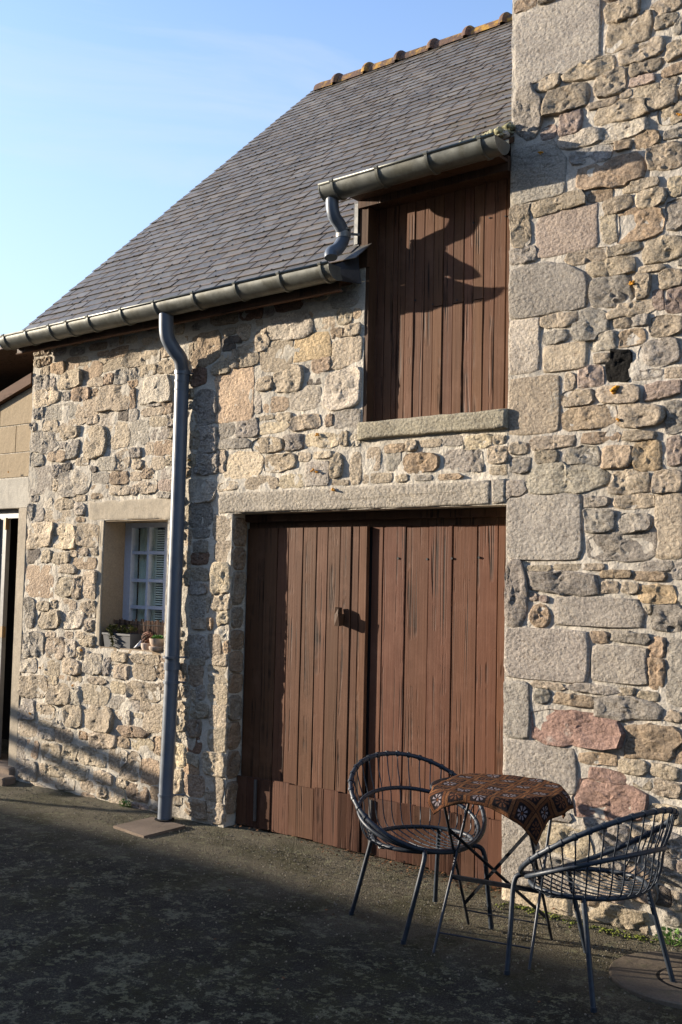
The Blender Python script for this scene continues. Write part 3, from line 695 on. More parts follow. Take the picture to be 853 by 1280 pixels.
leafL = MB().box((-5.06, YL+.027, .03), (-4.10, YL+.045, 1.94)).build('barn_door', M_wood_dark, barn); tag(leafL, 'left leaf with a small iron latch, standing slightly proud')
xp = [312, 328, 344, 358, 376, 393, 407, 423, 437, 446.5, 457]; X = [W(x, 800, YL).x for x in xp]; X[0] = -5.062
zt = W(303, 968, YL).z
for a, b in zip(X, X[1:]): plank(leafL, 'plank', a+.002, b-.002, zt-.02, 1.945, YL+random.uniform(-.002, .004), .026, M_wood, tonev())
leafR = MB().box((X[-1]+.02, YR_+.027, .03), (XR-.002, YR_+.045, 1.94)).build('barn_door', M_wood_dark, barn); tag(leafR, 'right leaf of wide cracked red brown planks')
xp = [464, 477, 505, 534, 564, 595, 621]; XX = [W(x, 817, YR_).x for x in xp]+[XR+.02]; XX[0] = X[-1]+.012
for a, b in zip(XX, XX[1:]): plank(leafR, 'plank', a+.002, b-.002, zt-.04, 1.945, YR_+random.uniform(-.002, .004), .026, M_wood_red, tonev(.92, 1.1))
# bolt heads across the right leaf
for px_, py_ in ((498, 698), (534, 699), (565, 698), (599, 697)):
    p = W(px_, py_, YR_-.004); MB().tube([(p.x, YR_+.005, p.z), (p.x, YR_-.006, p.z)], .007, 8).build('bolt', M_iron, leafR)
p = W(429, 773, YL)
hm = MB(); hm.tube([(p.x, YL+.01, p.z+.0), (p.x, YL-.05, p.z)], .008, 8); hm.box((p.x-.022, YL-.062, p.z-.045), (p.x+.016, YL-.010, p.z+.03), jit=.004); hm.box((p.x-.026, YL-.050, p.z+.02), (p.x+.002, YL-.014, p.z+.065), jit=.004); hm.box((p.x-.02, YL-.004, p.z-.025), (p.x+.02, YL+.004, p.z+.025))
hm.build('latch', M_wood_dark, leafL)
# kick boards, uneven and overlapping
def kicks(leaf, xa, xb, y0, seed):
    rs = random.Random(seed); x = xa
    while x < xb-.02:
        w_ = rs.choice([.075, .09, .10, .12, .16, .21]); b = min(x+w_, xb)
        if xb-b < .05: b = xb
        ti = rs.choice([rs.uniform(-.016, -.008), rs.uniform(-.006, .004)])
        plank(leaf, 'kick_board', x+.001, b-.001, gz(x)+rs.uniform(.012, .026), zt+rs.uniform(-.006, .004), y0-.026+rs.uniform(-.007, .004), .018, M_wood_kick, tonev(.75, 1.15), -ti*.7, .006)
        x = b
kicks(leafL, -5.062, X[-1], YL, 3); kicks(leafR, X[-1]+.012, XR+.004, YR_-.008, 8)
for px_ in (463.5,):   # pale worn strips
    p = W(px_, 1030, YR_-.04); plank(leafR, 'worn_strip', p.x-.012, p.x+.010, gz(p.x)+.03, zt-.01, YR_-.05, .012, M_white2, (.7, .68, .66))
p = W(320, 1005, YL-.03); plank(leafL, 'worn_strip', p.x-.012, p.x+.010, .03, zt-.01, YL-.045, .012, M_white2, (.55, .52, .5))
# threshold of crumbled mortar


# ---- hayloft hatch
YH = .074
hatch = MB().box((-4.0, YH+.022, 2.575), (XR, YH+.036, 3.93)).build('hatch', M_wood_dark, barn)
tag(hatch, 'hayloft hatch of narrow brown planks')
xp = [463, 470, 479, 489, 495, 505, 516, 528, 540, 552, 565, 578, 590, 603, 617, 631, 637]; XH = [W(x, 470, YH).x for x in xp]; XH[-1] = XR-.001
cut = W(540, 386, YH).z
for i, (a, b) in enumerate(zip(XH, XH[1:])):
    pale = tonev(.85, 1.12); zb = W((xp[i]+xp[i+1])/2, 526-(xp[i]-460)*.095, YH).z; zb = 2.577
    if i in (5, 8, 10, 12):
        plank(hatch, 'plank', a+.0015, b-.0015, zb, cut+random.uniform(-.01, .015), YH-.0025, .024, M_wood, tuple(q*1.15 for q in pale))
        plank(hatch, 'plank', a+.0015, b-.0015, cut+.012, 3.92, YH, .022, M_wood, pale)
    else: plank(hatch, 'plank', a+.0015, b-.0015, zb, 3.92, YH+random.uniform(-.002, .003), .022, M_wood, pale)
for px_, py_ in ((519, 375), (541, 380), (571, 375), (592, 278), (612, 272), (632, 270)):
    p = W(px_, py_, YH-.004); MB().tube([(p.x, YH+.005, p.z), (p.x, YH-.005, p.z)], .005, 6).build('bolt', M_iron, hatch)
m = MB(); m.box((-3.986, .004, 2.572), (-3.958, YH+.02, 3.529)); m.build('hatch_jamb', M_wood_dark, barn)
m = MB(); m.box((-4.028, -.012, 3.53), (-3.962, YH+.02, 3.93)); m.build('hatch_post', M_wood_dark, barn)
m = MB(); m.box((-4.03, -.03, 3.90), (XR-.002, .20, 3.985)); m.box((-4.03, -.145, 3.945), (XR-.002, -.032, 3.962)); m.build('hatch_beam', M_wood_dark, barn)
m = MB(); m.box((-4.072, -.016, 3.48), (-4.030, .75, 3.95)); m.build('cheek', M_lead, barn)
m = MB(); m.box((-4.062, -.022, 3.68), (-4.036, -.0165, 3.935)); m.build('flashing_strip', M_flash, barn)
m = MB(); m.add([(-4.06, -.29, 3.47), (-3.99, -.05, 3.50), (-3.99, -.03, 3.42), (-4.05, -.22, 3.41), (-4.03, -.02, 3.60)], [(0, 1, 4), (1, 2, 4), (0, 3, 2, 1), (0, 4, 2, 3)]); m.build('corner_flashing', M_lead, barn)

# ---- roof
MS = .951; EY, EZ = -.13, 3.545         # main slope and eave
def zmain(Y): return EZ+MS*(Y-EY)
SS = .50; UY, UZ = -.15, 4.035
def zshed(Y): return UZ+SS*(Y-UY)
YM = (UZ-SS*UY-EZ+MS*EY)/(MS-SS)        # where shed roof meets main slope
RY = 3.34; XV = -7.37; XE = -2.952
m = MB()
def slab(p, q, r, s, th=.03, mb=None):
    P = [Vector(a) for a in (p, q, r, s)]; nrm = (P[1]-P[0]).cross(P[3]-P[0]).normalized(); Q = [a-nrm*th for a in P]
    mb.add(P+Q, [(0, 1, 2, 3), (7, 6, 5, 4), (0, 4, 5, 1), (1, 5, 6, 2), (2, 6, 7, 3), (3, 7, 4, 0)])
slab((XV, EY, zmain(EY)-.012), (-4.075, EY, zmain(EY)-.012), (-4.075, YM, zmain(YM)-.012), (XV, YM, zmain(YM)-.012), mb=m)
slab((XV, YM, zmain(YM)-.012), (XE, YM, zmain(YM)-.012), (XE, RY, zmain(RY)-.012), (XV, RY, zmain(RY)-.012), mb=m)
slab((-4.075, UY, zshed(UY)-.012), (XE, UY, zshed(UY)-.012), (XE, YM, zshed(YM)-.012), (-4.075, YM, zshed(YM)-.012), mb=m)
slab((XE, 6.9, zmain(EY)-.1), (XV, 6.9, zmain(EY)-.1), (XV, RY, zmain(RY)-.012), (XE, RY, zmain(RY)-.012), mb=m)
roof = m.build('roof', M_wood_dark, barn)
slates = []
ca, sa = 1/math.hypot(1, MS), MS/math.hypot(1, MS); cb, sb = 1/math.hypot(1, SS), SS/math.hypot(1, SS)
EXP = .106; rs = random.Random(11)
def rows(y0, z0, c_, s_, L, xa, xb, kind):
    k = 0; s = -.02
    while s < L-.03:
        x = xa-(.10 if k % 2 else 0)+rs.uniform(-.01, .01)
        while x < xb:
            w_ = .2+rs.uniform(-.03, .03); a, b = max(x, xa), min(x+w_, xb)
            if b-a > .03: slates.append((a, b, s, min(s+.20, L+.05), y0, z0, c_, s_, kind))
            x += w_
        s += EXP*rs.uniform(.985, 1.015); k += 1
LM = (RY-EY)/ca; sM = (YM-EY)/ca
rows(EY, EZ, ca, sa, LM, XV, XE, 'm')
rows(UY, UZ, cb, sb, (YM-UY)/cb, -4.075, XE, 's')
sl2 = []
for t_ in slates:
    a, b, s, e, y0, z0, c_, s_, kd = t_
    if kd == 'm' and a > -4.16 and s < sM-.08: 
        if a < -4.075 < b: t_ = (a, -4.078, s, e, y0, z0, c_, s_, kd)
        elif a >= -4.09: continue
    sl2.append(t_)
def slate_geo(mb, t_, seed):
    a, b, s, e, y0, z0, c_, s_, kd = t_; rr = random.Random(seed)
    k = rr.uniform(.62, 1.0); base = rr.choice([(.142, .138, .128), (.128, .124, .116), (.146, .134, .115), (.120, .118, .112)])
    moss = kd == 's' and (s < .35 or a > -3.4)
    if moss: base = rr.choice([(.13, .115, .08), (.12, .105, .07), (.115, .11, .10)])
    if kd == 'm' and s > 0 and a > -4.4 and s < 2.6 and rr.random() < .6: base = (.125, .112, .085)
    tone = tuple(q*k for q in base); vs = []
    lo = .012+rr.uniform(0, .005); hi = .001; dr = rr.uniform(-.007, .007)
    g_ = .0035
    for (x, ss, h) in ((a+g_, s+dr, lo), (b-g_, s-dr*.6+rr.uniform(-.003, .003), lo+rr.uniform(-.0015, .0015)), (b-g_, e, hi), (a+g_, e, hi)):
        for q in (h+.0045, h):
            vs.append((x, y0+ss*c_-q*s_, z0+ss*s_+q*c_))
    fs = [(0, 2, 4, 6), (1, 7, 5, 3), (0, 1, 3, 2), (2, 3, 5, 4), (4, 5, 7, 6), (6, 7, 1, 0)]
    mb.add(vs, fs, tone, 0)
    L = (e-s)/EXP
    mb.uv += [(0, 0), (0, 0), (1, 0), (1, 0), (1, L), (1, L), (0, L), (0, L)]
    # hook at the middle of the lower edge
    if b-a > .12 and rr.random() < .45:
        x = (a+b)/2; P = []
        for dx in (-.0025, .0025):
            for (ss, q) in ((s-.005, lo+.001), (s+.012, lo+.0062), (s-.005, lo+.008)):
                P.append((x+dx, y0+ss*c_-q*s_, z0+ss*s_+q*c_))
        mb.add(P, [(0, 1, 2), (3, 5, 4), (0, 3, 4, 1), (1, 4, 5, 2), (2, 5, 3, 0)], (.9, .8, .7), 1); mb.uv += [(.5, .5)]*6
def sdist(t_): return (Vector(((t_[0]+t_[1])/2, t_[4]+t_[2]*t_[6], t_[5]+t_[2]*t_[7]))-CAM).length
sl2.sort(key=lambda t_: (t_[1]-t_[0] < .1, sdist(t_)))
rest = MB()
for i, t_ in enumerate(sl2):
    if i < 300: m = MB(); slate_geo(m, t_, i); m.build('slate', [M_slate, M_iron], roof, uv=m.uv)
    else: slate_geo(rest, t_, i)
tag(rest.build('slate', [M_slate, M_iron], roof, uv=rest.uv), kind='stuff')
# ridge tiles
kn = [W(px_, py_, RY).x for px_, py_ in ((423, 100), (461, 86), (502, 74), (543, 60), (587, 46), (632, 30))]
step = (kn[-1]-kn[0])/5; edges = [XV+.10, kn[0]]+[kn[0]+step*i for i in range(1, 20) if kn[0]+step*i < XE]+[XE]
RZ = zmain(RY)-.055
for a, b in zip(edges, edges[1:]):
    if b-a < .05: continue
    m = MB(); n = 12
    prof = [(a, .108), (a, .120), (a+.02, .128), (a+.045, .128), (a+.06, .116), (a+.065, .098), (b-.002, .094)]
    if abs(a-edges[0]) < 1e-6: prof = [(a, .06), (a+.002, .10), (a+.06, .104), (b-.002, .094)]
    vs = []
    for x, r_ in prof:
        for i in range(n+1):
            t2 = math.pi*i/n; vs.append((x, RY+.01-r_*1.15*math.cos(t2), RZ+r_*1.12*math.sin(t2)))
    fs = [(q*(n+1)+i, q*(n+1)+i+1, (q+1)*(n+1)+i+1, (q+1)*(n+1)+i) for q in range(len(prof)-1) for i in range(n)]
    m.add(vs, fs, tonev(.8, 1.15)); m.build('ridge_tile', M_tile, roof, smooth=True, sharp=40)
# lichen crust on the roof edge by the tall wall
m = MB(); rs = random.Random(4)
def blob(mb, c, r_, tone, sq=.6):
    vs = []; fs = []
    for i in range(5):
        ph = -math.pi/2+math.pi*(i+.5)/5
        for k in range(7):
            th = 2*math.pi*k/7; q = r_*(1+rs.uniform(-.25, .25)); vs.append((c[0]+q*math.cos(ph)*math.cos(th), c[1]+q*math.cos(ph)*math.sin(th), c[2]+q*sq*math.sin(ph)))
    for i in range(4):
        for k in range(7): j = (k+1) % 7; fs.append((i*7+k, i*7+j, (i+1)*7+j, (i+1)*7+k))
    fs.append(tuple(range(6, -1, -1))); fs.append(tuple(28+k for k in range(7))); mb.add(vs, fs, tone)
for i in range(520):
    t_ = rs.random()**.6; x = -3.75+t_*.79; s = .03+rs.random()*(.10+.30*t_*t_)
    r_ = rs.uniform(.007, .017)*(.6+.9*t_); blob(m, (x, UY+s*cb, zshed(UY+s*cb)+.006+rs.random()*.055*t_*t_), r_*1.15, rs.choice([(1, 1, 1), (.8, .8, .7), (1.1, 1.1, 1.1), (1.25, 1.2, 1.1)]))
tag(m.build('moss_crust', M_lichen, roof, smooth=True), kind='stuff')
m = MB()
for i in range(60): s = rs.random()*2.2; x = -2.985+rs.uniform(-.05, .0); yv = UY+.05+s*cb; blob(m, (x, yv, max(zshed(yv), zmain(yv) if yv > YM else -9)+.01), rs.uniform(.02, .045), (1, 1, 1))
m.build('mortar_fillet', M_mortar2, roof, smooth=True)

# ---- gutters
def gutter(x0, x1, yc, zt0, zt1, r_, parent, nb, brk_px=None, ends=(1, 1)):
    m = MB(); n = 14
    def prof(x, zt, off=0):
        out = []
        for i in range(n+1):
            t2 = math.pi+math.pi*i/n; out.append((x, yc+(r_+off)*math.cos(t2), zt+(r_+off)*math.sin(t2)))
        return out
    K = 24
    for off, fl in ((0, 0), (-.003, 1)):
        vs = []
        for k in range(K+1):
            f_ = k/K; vs += prof(x0+(x1-x0)*f_, zt0+(zt1-zt0)*f_, off)
        fs = []
        for k in range(K):
            for i in range(n):
                f_ = (k*(n+1)+i, (k+1)*(n+1)+i, (k+1)*(n+1)+i+1, k*(n+1)+i+1); fs.append(f_ if fl else f_[::-1])
        m.add(vs, fs)
    m.box((x0, yc+r_-.003, min(zt0, zt1)-.002), (x1, yc+r_, max(zt0, zt1)+.03))
    gt = m.build('gutter', M_zinc, parent, smooth=True, sharp=40)
    MB().tube([(x0, yc-r_-.002, zt0+.004), (x1, yc-r_-.002, zt1+.004)], .0085, 8).build('rolled_lip', M_zinc, gt, smooth=True)
    for e, x, zt in ((ends[0], x0, zt0), (ends[1], x1, zt1)):
        if e:
            q = MB(); P = prof(x, zt, .002); dx = .006 if x == x1 else -.006; P2 = [(a+dx, b, c) for a, b, c in P]
            q.add(P+P2, [tuple(range(n+1)), tuple(range(2*n+1, n, -1))]+[(i, n+1+i, n+2+i, i+1) for i in range(n)]+[(n, 2*n+1, n+1, 0)])
            q.build('end_cap', M_zinc, gt)
    for f_ in brk_px:
        x = f_; zt = zt0+(zt1-zt0)*(x-x0)/(x1-x0); q = MB(); vs = []
        for dx, off in ((-.011, .001), (-.009, .0075), (.009, .0075), (.011, .001)): vs += prof(x+dx, zt, off)
        fs = [((k+1)*(n+1)+i, k*(n+1)+i, k*(n+1)+i+1, (k+1)*(n+1)+i+1) for k in range(3) for i in range(n)]
        q.add(vs, fs); q.tube([(x-.012, yc-r_-.002, zt+.006), (x+.012, yc-r_-.002, zt+.006)], .012, 8); q.box((x-.008, yc-r_, zt-.002), (x+.008, yc+r_, zt+.002))
        q.build('bracket', M_zinc, gt, smooth=True, sharp=40)
    return gt
gx1 = W(410, 322, -.30).x
b1 = [W(px_, py_, -.30).x for px_, py_ in ((4, 425), (31, 421), (60, 413), (82, 408), (109, 402), (150, 392), (191, 383), (240, 372), (293, 358), (348, 344))]
b1 = [x for x in b1 if x < gx1-.03]+[W(402, 330, -.3).x-.012]
gutter(W(-3, 428, -.30).x, gx1, -.215, 3.478, 3.492, .085, barn, 0, b1)
gut2 = gutter(W(398, 235, -.3).x, W(617, 170, -.3).x, -.215, 3.985, 3.993, .08, barn, 0, [W(px_, py_, -.3).x for px_, py_ in ((414, 232), (470, 216), (532, 198), (599, 178))])
# eave boards below the gutters
m = MB(); m.box((-7.42, -.135, 3.375), (-4.08, -.117, 3.50)); m.box((-7.42, -.117, 3.440), (-4.08, .0, 3.455)); m.build('eave_board', M_wood_dark, barn)
m = MB(); m.box((-7.42, -.146, 3.3665), (-4.07, -.113, 3.3745)); m.build('drip_strip', M_rafter, barn)

# ---- downpipe
def PX(x, y, Y): p = W(x, y, Y); return (p.x, p.y, p.z)
top = Vector(PX(228, 466, -.068)); bot = Vector((top.x+.012, -.108, -.045)); bend = Vector((top.x, -.075, .95))
out_ = Vector(PX(208, 396, -.215)); 
path = smoothpath([out_+Vector((0, 0, .03)), out_, Vector(PX(209, 420, -.195)), Vector(PX(217, 436, -.15)), Vector(PX(226, 449, -.10)), top], 6)
dp = MB().tube(path, .050, 18).build('downpipe', M_pipe, barn, smooth=True, sharp=50)
m = MB(); m.tube([top, Vector((top.x, -.07, 1.9)), bend+Vector((0, 0, .05))], .050, 20); m.build('pipe_length', M_pipe, dp, smooth=True, sharp=50)
m = MB(); m.tube([bend+Vector((0, 0, .05)), bend+(bot-bend)*.5, Vector((bot.x, bot.y, -.02))], .0485, 20); m.build('pipe_length', M_pipe, dp, smooth=True, sharp=50)
def collar(c, r_, h, d=Vector((0, 0, 1)), wallr=True):
    m = MB(); m.tube([c-d*h/2, c+d*h/2], r_, 18); 
    if wallr: m.tube([c+Vector((.02, .03, 0)), c+Vector((.075, .10, 0))], .006, 6)
    m.build('collar', M_pipe, dp, smooth=True, sharp=50)
collar(top+Vector((0, 0, .0)), .056, .030); collar(top+Vector((0, 0, -.06)), .054, .012, wallr=False); collar(top+Vector((0, 0, -.12)), .053, .008, wallr=False)
for y_ in (822,): collar(Vector((top.x, -.09, W(218, y_, -.09).z)), .054, .014)
dd = (bend-bot).normalized()
collar(bend+Vector((0, 0, .05)), .056, .05, wallr=False); collar(bend+(bot-bend)*.06, .057, .018, dd); collar(bend+(bot-bend)*.82, .055, .016, dd)
# swan neck from upper to lower gutter
pth = smoothpath([PX(416, 246, -.215), PX(415.5, 256, -.215), PX(418, 270, -.195), PX(425, 281, -.15), PX(429.5, 293, -.115), PX(428, 302, -.125), PX(422, 311, -.17), PX(414.5, 316, -.21), PX(414, 322, -.22)], 5)
sn = MB().tube(pth, .040, 16).build('swan_neck', M_pipe, barn, smooth=True, sharp=60)
c = Vector(PX(429.5, 293, -.115)); m = MB(); m.tube([c+Vector((0, 0, -.022)), c+Vector((0, 0, .014))], .046, 16); m.tube([c+Vector((0, 0, .022)), c+Vector((0, 0, .034))], .0455, 16); m.tube([c+Vector((.03, .01, -.0)), c+Vector((.08, .06, 0))], .008, 6)
m.build('collar', M_flash, sn, smooth=True, sharp=50)

# ================================================================== tall house
house = empty('tall_stone_house', (-1, 0, 0), 'tall grey granite house wall with big dressed corner stones rising past the slate roof', 'house')
HX1, HZ1 = 1.6, 6.6
m = MB(); wall_sheet(m, XR-.002, HX1, -.3, HZ1, [], [], 21, .06, .009)
m.build('wall', M_mortar2, house, smooth=True, sharp=50)
m = MB(); m.box((XR, .5, -.3), (HX1, 7.5, HZ1)); m.box((XR+.02, .015, 2.6), (XR+.1, 7.0, HZ1)); m.build('side_wall', M_mortar2, house)
m = MB(); slab((XR-.1, -.3, HZ1-.1), (HX1+.1, -.3, HZ1-.1), (HX1+.1, 3.7, HZ1+3.2), (XR-.1, 3.7, HZ1+3.2), .1, m); slab((HX1+.1, 7.8, HZ1-.1), (XR-.1, 7.8, HZ1-.1), (XR-.1, 3.7, HZ1+3.2), (HX1+.1, 3.7, HZ1+3.2), .1, m)
m.build('roof', M_slate, house, uv=[(0, .5)]*len(m.v))
rs = random.Random(2)
ext = list(U)
for _ in range(0): pass
st2 = pack(ext, XR+.002, -1.55, -.14, 5.35, [], (.85, .855, .865), 9, 'bbgggtpbgg', .008)
lay(st2, house, (.006, .021))
# coarse stones outside the frame so the wall goes on
m = MB(); z = -.1
while z < HZ1-.1:
    h_ = rs.uniform(.10, .2); x = XR if z > 5.35 else -1.53
    while x < HX1-.1:
        w_ = rs.uniform(.15, .4); cx, cz = x+w_/2, z+h_/2; pts = []
        for k in range(10):
            t_ = 2*math.pi*k/10; c_, s_ = math.cos(t_), math.sin(t_); rad = .92/((abs(c_)/(w_/2))**4+(abs(s_)/(h_/2))**4)**.25; pts.append((cx+c_*rad*(1+rs.uniform(-.06, .06)), cz+s_*rad))
        stone_geo(m, pts, (cx, cz), w_, h_, 'b', PAL[rs.choice('bgtgb')], .022); x += w_
    z += h_
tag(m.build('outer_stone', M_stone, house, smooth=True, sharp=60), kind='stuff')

# orange lichen spots on the stones
m = MB(); rs = random.Random(31)
for px_, py_, r_ in ((772, 487, 6), (789, 354, 3), (773, 525, 2.5), (791, 353, 3), (396, 590, 3), (391, 588, 3), (397, 543, 3), (102, 813, 3), (92, 857, 2.5), (38, 892, 2.5), (50, 835, 2.5), (418, 612, 3.5), (677, 192, 3), (850, 143, 3), (237, 575, 3), (11, 590, 2)):
    p = W(px_, py_, -.02)
    for k in range(7): blob(m, (p.x+rs.uniform(-1, 1)*r_*.004, -.024+rs.uniform(-.004, .004), p.z+rs.uniform(-1, 1)*r_*.003), r_*.0022, (1, 1, 1))
tag(m.build('lichen', M_orange, smooth=True), 'scattered orange lichen spots growing on the granite stones', 'lichen', kind='stuff')

# ================================================================== outbuilding at the left
ob = empty('outbuilding', (-9.5, .1, 0), 'small block built outbuilding with open white doorway at the left edge', 'outbuilding')
YB = .03; DX0, DX1 = -8.55, W(27.5, 640, YB).x
m = MB(); m.box((-12, YB, 2.37), (XL-.002, .30, 2.62)); m.box((-12, YB+.002, -.2), (DX0, .30, 2.37)); 
pa, pb = W(0, 507, YB), W(43.5, 481, YB); sl_ = (pb.z-pa.z)/(pb.x-pa.x)
m.add([(-12, YB+.001, 2.6), (XL-.002, YB+.001, 2.6), (XL-.002, YB+.001, pb.z+.0), (-12, YB+.001, pb.z+sl_*(-12-pb.x)), (-12, .3, 2.6), (XL-.002, .3, 2.6), (XL-.002, .3, pb.z), (-12, .3, pb.z+sl_*(-12-pb.x))], [(0, 1, 2, 3), (3, 2, 6, 7), (7, 6, 5, 4)])
m.build('wall', M_mortar, ob)
def zcap(x): return pb.z+sl_*(x-pb.x)
rowz_ = [W(20, 597, YB).z, W(20, 566, YB).z, W(20, 531.5, YB).z, 3.3]; 
for k, (z0_, z1_) in enumerate(zip(rowz_, rowz_[1:])):
    xj = [XL-.006]+([W(20.5, 549, YB).x]+[W(20.5, 549, YB).x-.5*i for i in range(1, 5)] if k == 1 else [W(1, 520, YB).x-.5*i for i in range(0, 4)] if k == 2 else [W(-6, 580, YB).x-.5*i for i in range(0, 4)])
    for a, b in zip(xj[1:], xj):
        zt_a, zt_b = min(z1_-.006, zcap(a)-.012), min(z1_-.006, zcap(b)-.012)
        if min(zt_a, zt_b) < z0_+.03: continue
        t_ = MB(); e = .005; tn = tonev(.92, 1.08)
        t_.add([(a+e, YB+.01, z0_+e), (b-e, YB+.01, z0_+e), (b-e, YB+.01, zt_b), (a+e, YB+.01, zt_a), (a+e, YB-.006, z0_+e), (b-e, YB-.006, z0_+e), (b-e, YB-.006, zt_b), (a+e, YB-.006, zt_a)],
               [(4, 5, 6, 7), (0, 1, 5, 4), (1, 2, 6, 5), (2, 3, 7, 6), (3, 0, 4, 7)], tn); t_.build('block', M_block, ob)
zl = W(20, 635.5, YB).z
m = MB(); m.bbox((-8.9, YB-.014, zl), (XL-.008, .28, rowz_[0]-.006), .004); m.build('lintel', M_concrete, ob)
m = MB(); m.bbox((DX1, -.004, -.02), (XL-.003, .30, zl-.003), .005); m.build('jamb', M_render, ob)
m = MB(); 
for (y0_, zz0, zz1) in ((-.02, .0, .085),):
    a, b = -9.5, XL+.0
    m.add([(a, y0_, zcap(a)+zz0), (b, y0_, zcap(b)+zz0), (b, y0_, zcap(b)+zz1), (a, y0_, zcap(a)+zz1), (a, .06, zcap(a)+zz0), (b, .06, zcap(b)+zz0), (b, .06, zcap(b)+zz1), (a, .06, zcap(a)+zz1)],
          [(0, 1, 2, 3), (3, 2, 6, 7), (7, 6, 5, 4), (4, 5, 1, 0), (1, 5, 6, 2), (0, 3, 7, 4)])
m.build('rafter', M_rafter, ob)
m = MB(); m.box((-12, -.10, 3.452), (XL-.06, 4, 3.475)); m.build('roof', M_wood_dark, ob)
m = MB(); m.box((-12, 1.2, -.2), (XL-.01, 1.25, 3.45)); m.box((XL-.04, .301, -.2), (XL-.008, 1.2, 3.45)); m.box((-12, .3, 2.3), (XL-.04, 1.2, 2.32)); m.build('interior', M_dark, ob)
m = MB(); m.box((DX0, .08, zl-.075), (DX1, .13, zl-.001)); fr = m.build('door_frame', M_white2, ob)
sx_ = W(4.5, 790, .09).x; m = MB(); m.box((sx_-.085, .075, .09), (sx_, .115, zl-.076)); m.box((sx_-.10, .06, .09), (sx_-.086, .1, zl-.08)); dr_ = m.build('door', M_white2, ob)
m = MB(); m.box((sx_-.6, .085, .09), (sx_-.101, .11, zl-.08)); m.build('door_panel', M_wood, dr_)
for y_ in (655, 790):
    p = W(3, y_, .06) if y_ > 700 else W(7.5, y_, .06); m = MB(); m.box((p.x-.025, .055, p.z-.045), (p.x+.025, .0745, p.z+.045)); m.tube([(p.x+.02, .052, p.z-.05), (p.x+.02, .052, p.z+.05)], .009, 8); m.build('hinge', M_brass, dr_)
m = MB(); m.bbox((-9, -.05, -.05), (XL-.0-.02, .3, .075), .012); m.bbox((-9, -.16, -.06), (XL+.06, -.0505, .02), .012); m.build('doorstep', M_plate, ob)
m = MB(); m.box((-8.0, .8, .08), (-7.43, 1.15, .82)); m.box((-8.02, .78, .82), (-7.425, 1.17, .85)); tag(m.build('cupboard', M_brownfloor), 'dark brown cupboard just inside the open doorway at far left', 'cupboard')

# ================================================================== on the window ledge
zl_ = WIN[2]+.008
rs = random.Random(9); scr = MB(); x = WIN[0]+.012; 
reed = empty('reed_screen', (-6.05, .10, zl_), 'low dark reed screen along the window ledge behind the pots', 'screen')
nreed = 0
while x < WIN[1]-.02:
    w_ = rs.uniform(.010, .016); h_ = .205+rs.uniform(-.012, .008); m = MB(); ti = rs.uniform(-.004, .004)
    y_ = .125-(.0 if x < -5.85 else (x+5.85)*.25)
    m.tube([(x, y_, zl_), (x+ti, y_, zl_+h_)], w_/2, 6, tone=random.choice([(1, 1, 1), (.5, .45, .45), (.35, .32, .3), (1.3, 1.2, 1.1)])); m.build('reed', M_reed, reed); x += w_
m = MB(); m.tube([(WIN[0]+.01, .118, zl_+.17), (-5.85, .118, zl_+.17), (WIN[1]-.02, .082, zl_+.17)], .002, 5); m.build('wire', M_iron, reed)
p0, p1 = W(131, 811, .0), W(166, 811, .0)
pl = empty('planter_box', (-6.25, .05, zl_), 'long grey plastic planter trough on the window ledge', 'planter')
m = MB(); a, b = -6.385, -6.075; z1_ = zl_+.105
m.add([(a+.012, .015, zl_), (b-.012, .015, zl_), (b-.012, .105, zl_), (a+.012, .105, zl_), (a, .003, z1_), (b, .003, z1_), (b, .115, z1_), (a, .115, z1_)], [(0, 3, 2, 1), (0, 1, 5, 4), (1, 2, 6, 5), (2, 3, 7, 6), (3, 0, 4, 7)]); m.build('trough', M_planter, pl)
m = MB(); m.box((a-.004, -.002, z1_-.014), (b+.004, .004, z1_)); m.box((a-.004, .114, z1_-.014), (b+.004, .12, z1_)); m.build('rim', M_planter, pl)
m = MB(); m.box((a+.006, .008, z1_-.02), (b-.006, .112, z1_-.012)); m.build('soil', M_soil, pl)
def leafy(name, pts, mat, label, cat, size, seed, pal):
    rs = random.Random(seed); e = empty(name, pts[0], label, cat); m = MB(); st = MB()
    for c in pts:
        c = Vector(c)
        for k in range(int(9)):
            d = Vector((rs.uniform(-1, 1), rs.uniform(-1, .6), rs.uniform(-.3, 1))).normalized(); L = size*rs.uniform(.6, 1.2); w_ = L*.42
            s_ = d.cross(Vector((0, 0, 1))).normalized()*w_ if abs(d.z) < .98 else Vector((w_, 0, 0)); up = s_.cross(d).normalized()*L*.15
            m.add([c, c+d*L*.5+s_+up, c+d*L, c+d*L*.5-s_+up, c+d*L*.5-up*.3], [(0, 4, 1), (4, 2, 1), (0, 3, 4), (4, 3, 2)], rs.choice(pal))
    for a_, b_ in zip(pts, pts[1:]): 
        if (Vector(a_)-Vector(b_)).length < size*5: st.tube([a_, b_], size*.05, 4)
    m.build('leaves', mat, e)
    if st.v: st.build('stem', mat, e)
    return e
rs = random.Random(12)
pts = [(-6.36+.28*i/30, .03+rs.uniform(-.02, .05), z1_+rs.uniform(.0, .05)) for i in range(30)]+[(-6.27+rs.uniform(-.012, .02)+.004*k, -.004-rs.random()*.012, z1_-.012*k) for k in range(9)]
leafy('trailing_plant', pts, M_leaf2, 'sparse trailing green and brown plant in the grey trough', 'plant', .026, 5, [(1, 1, 1), (1.6, 1.2, .7), (.7, .8, .6), (2.2, 1.7, 1.2)])
pc = W(199, 812, .03); px0 = pc.x
pot = empty('clay_bowl', (px0, .035, zl_), 'shallow pale clay bowl at the right end of the window ledge', 'pot')
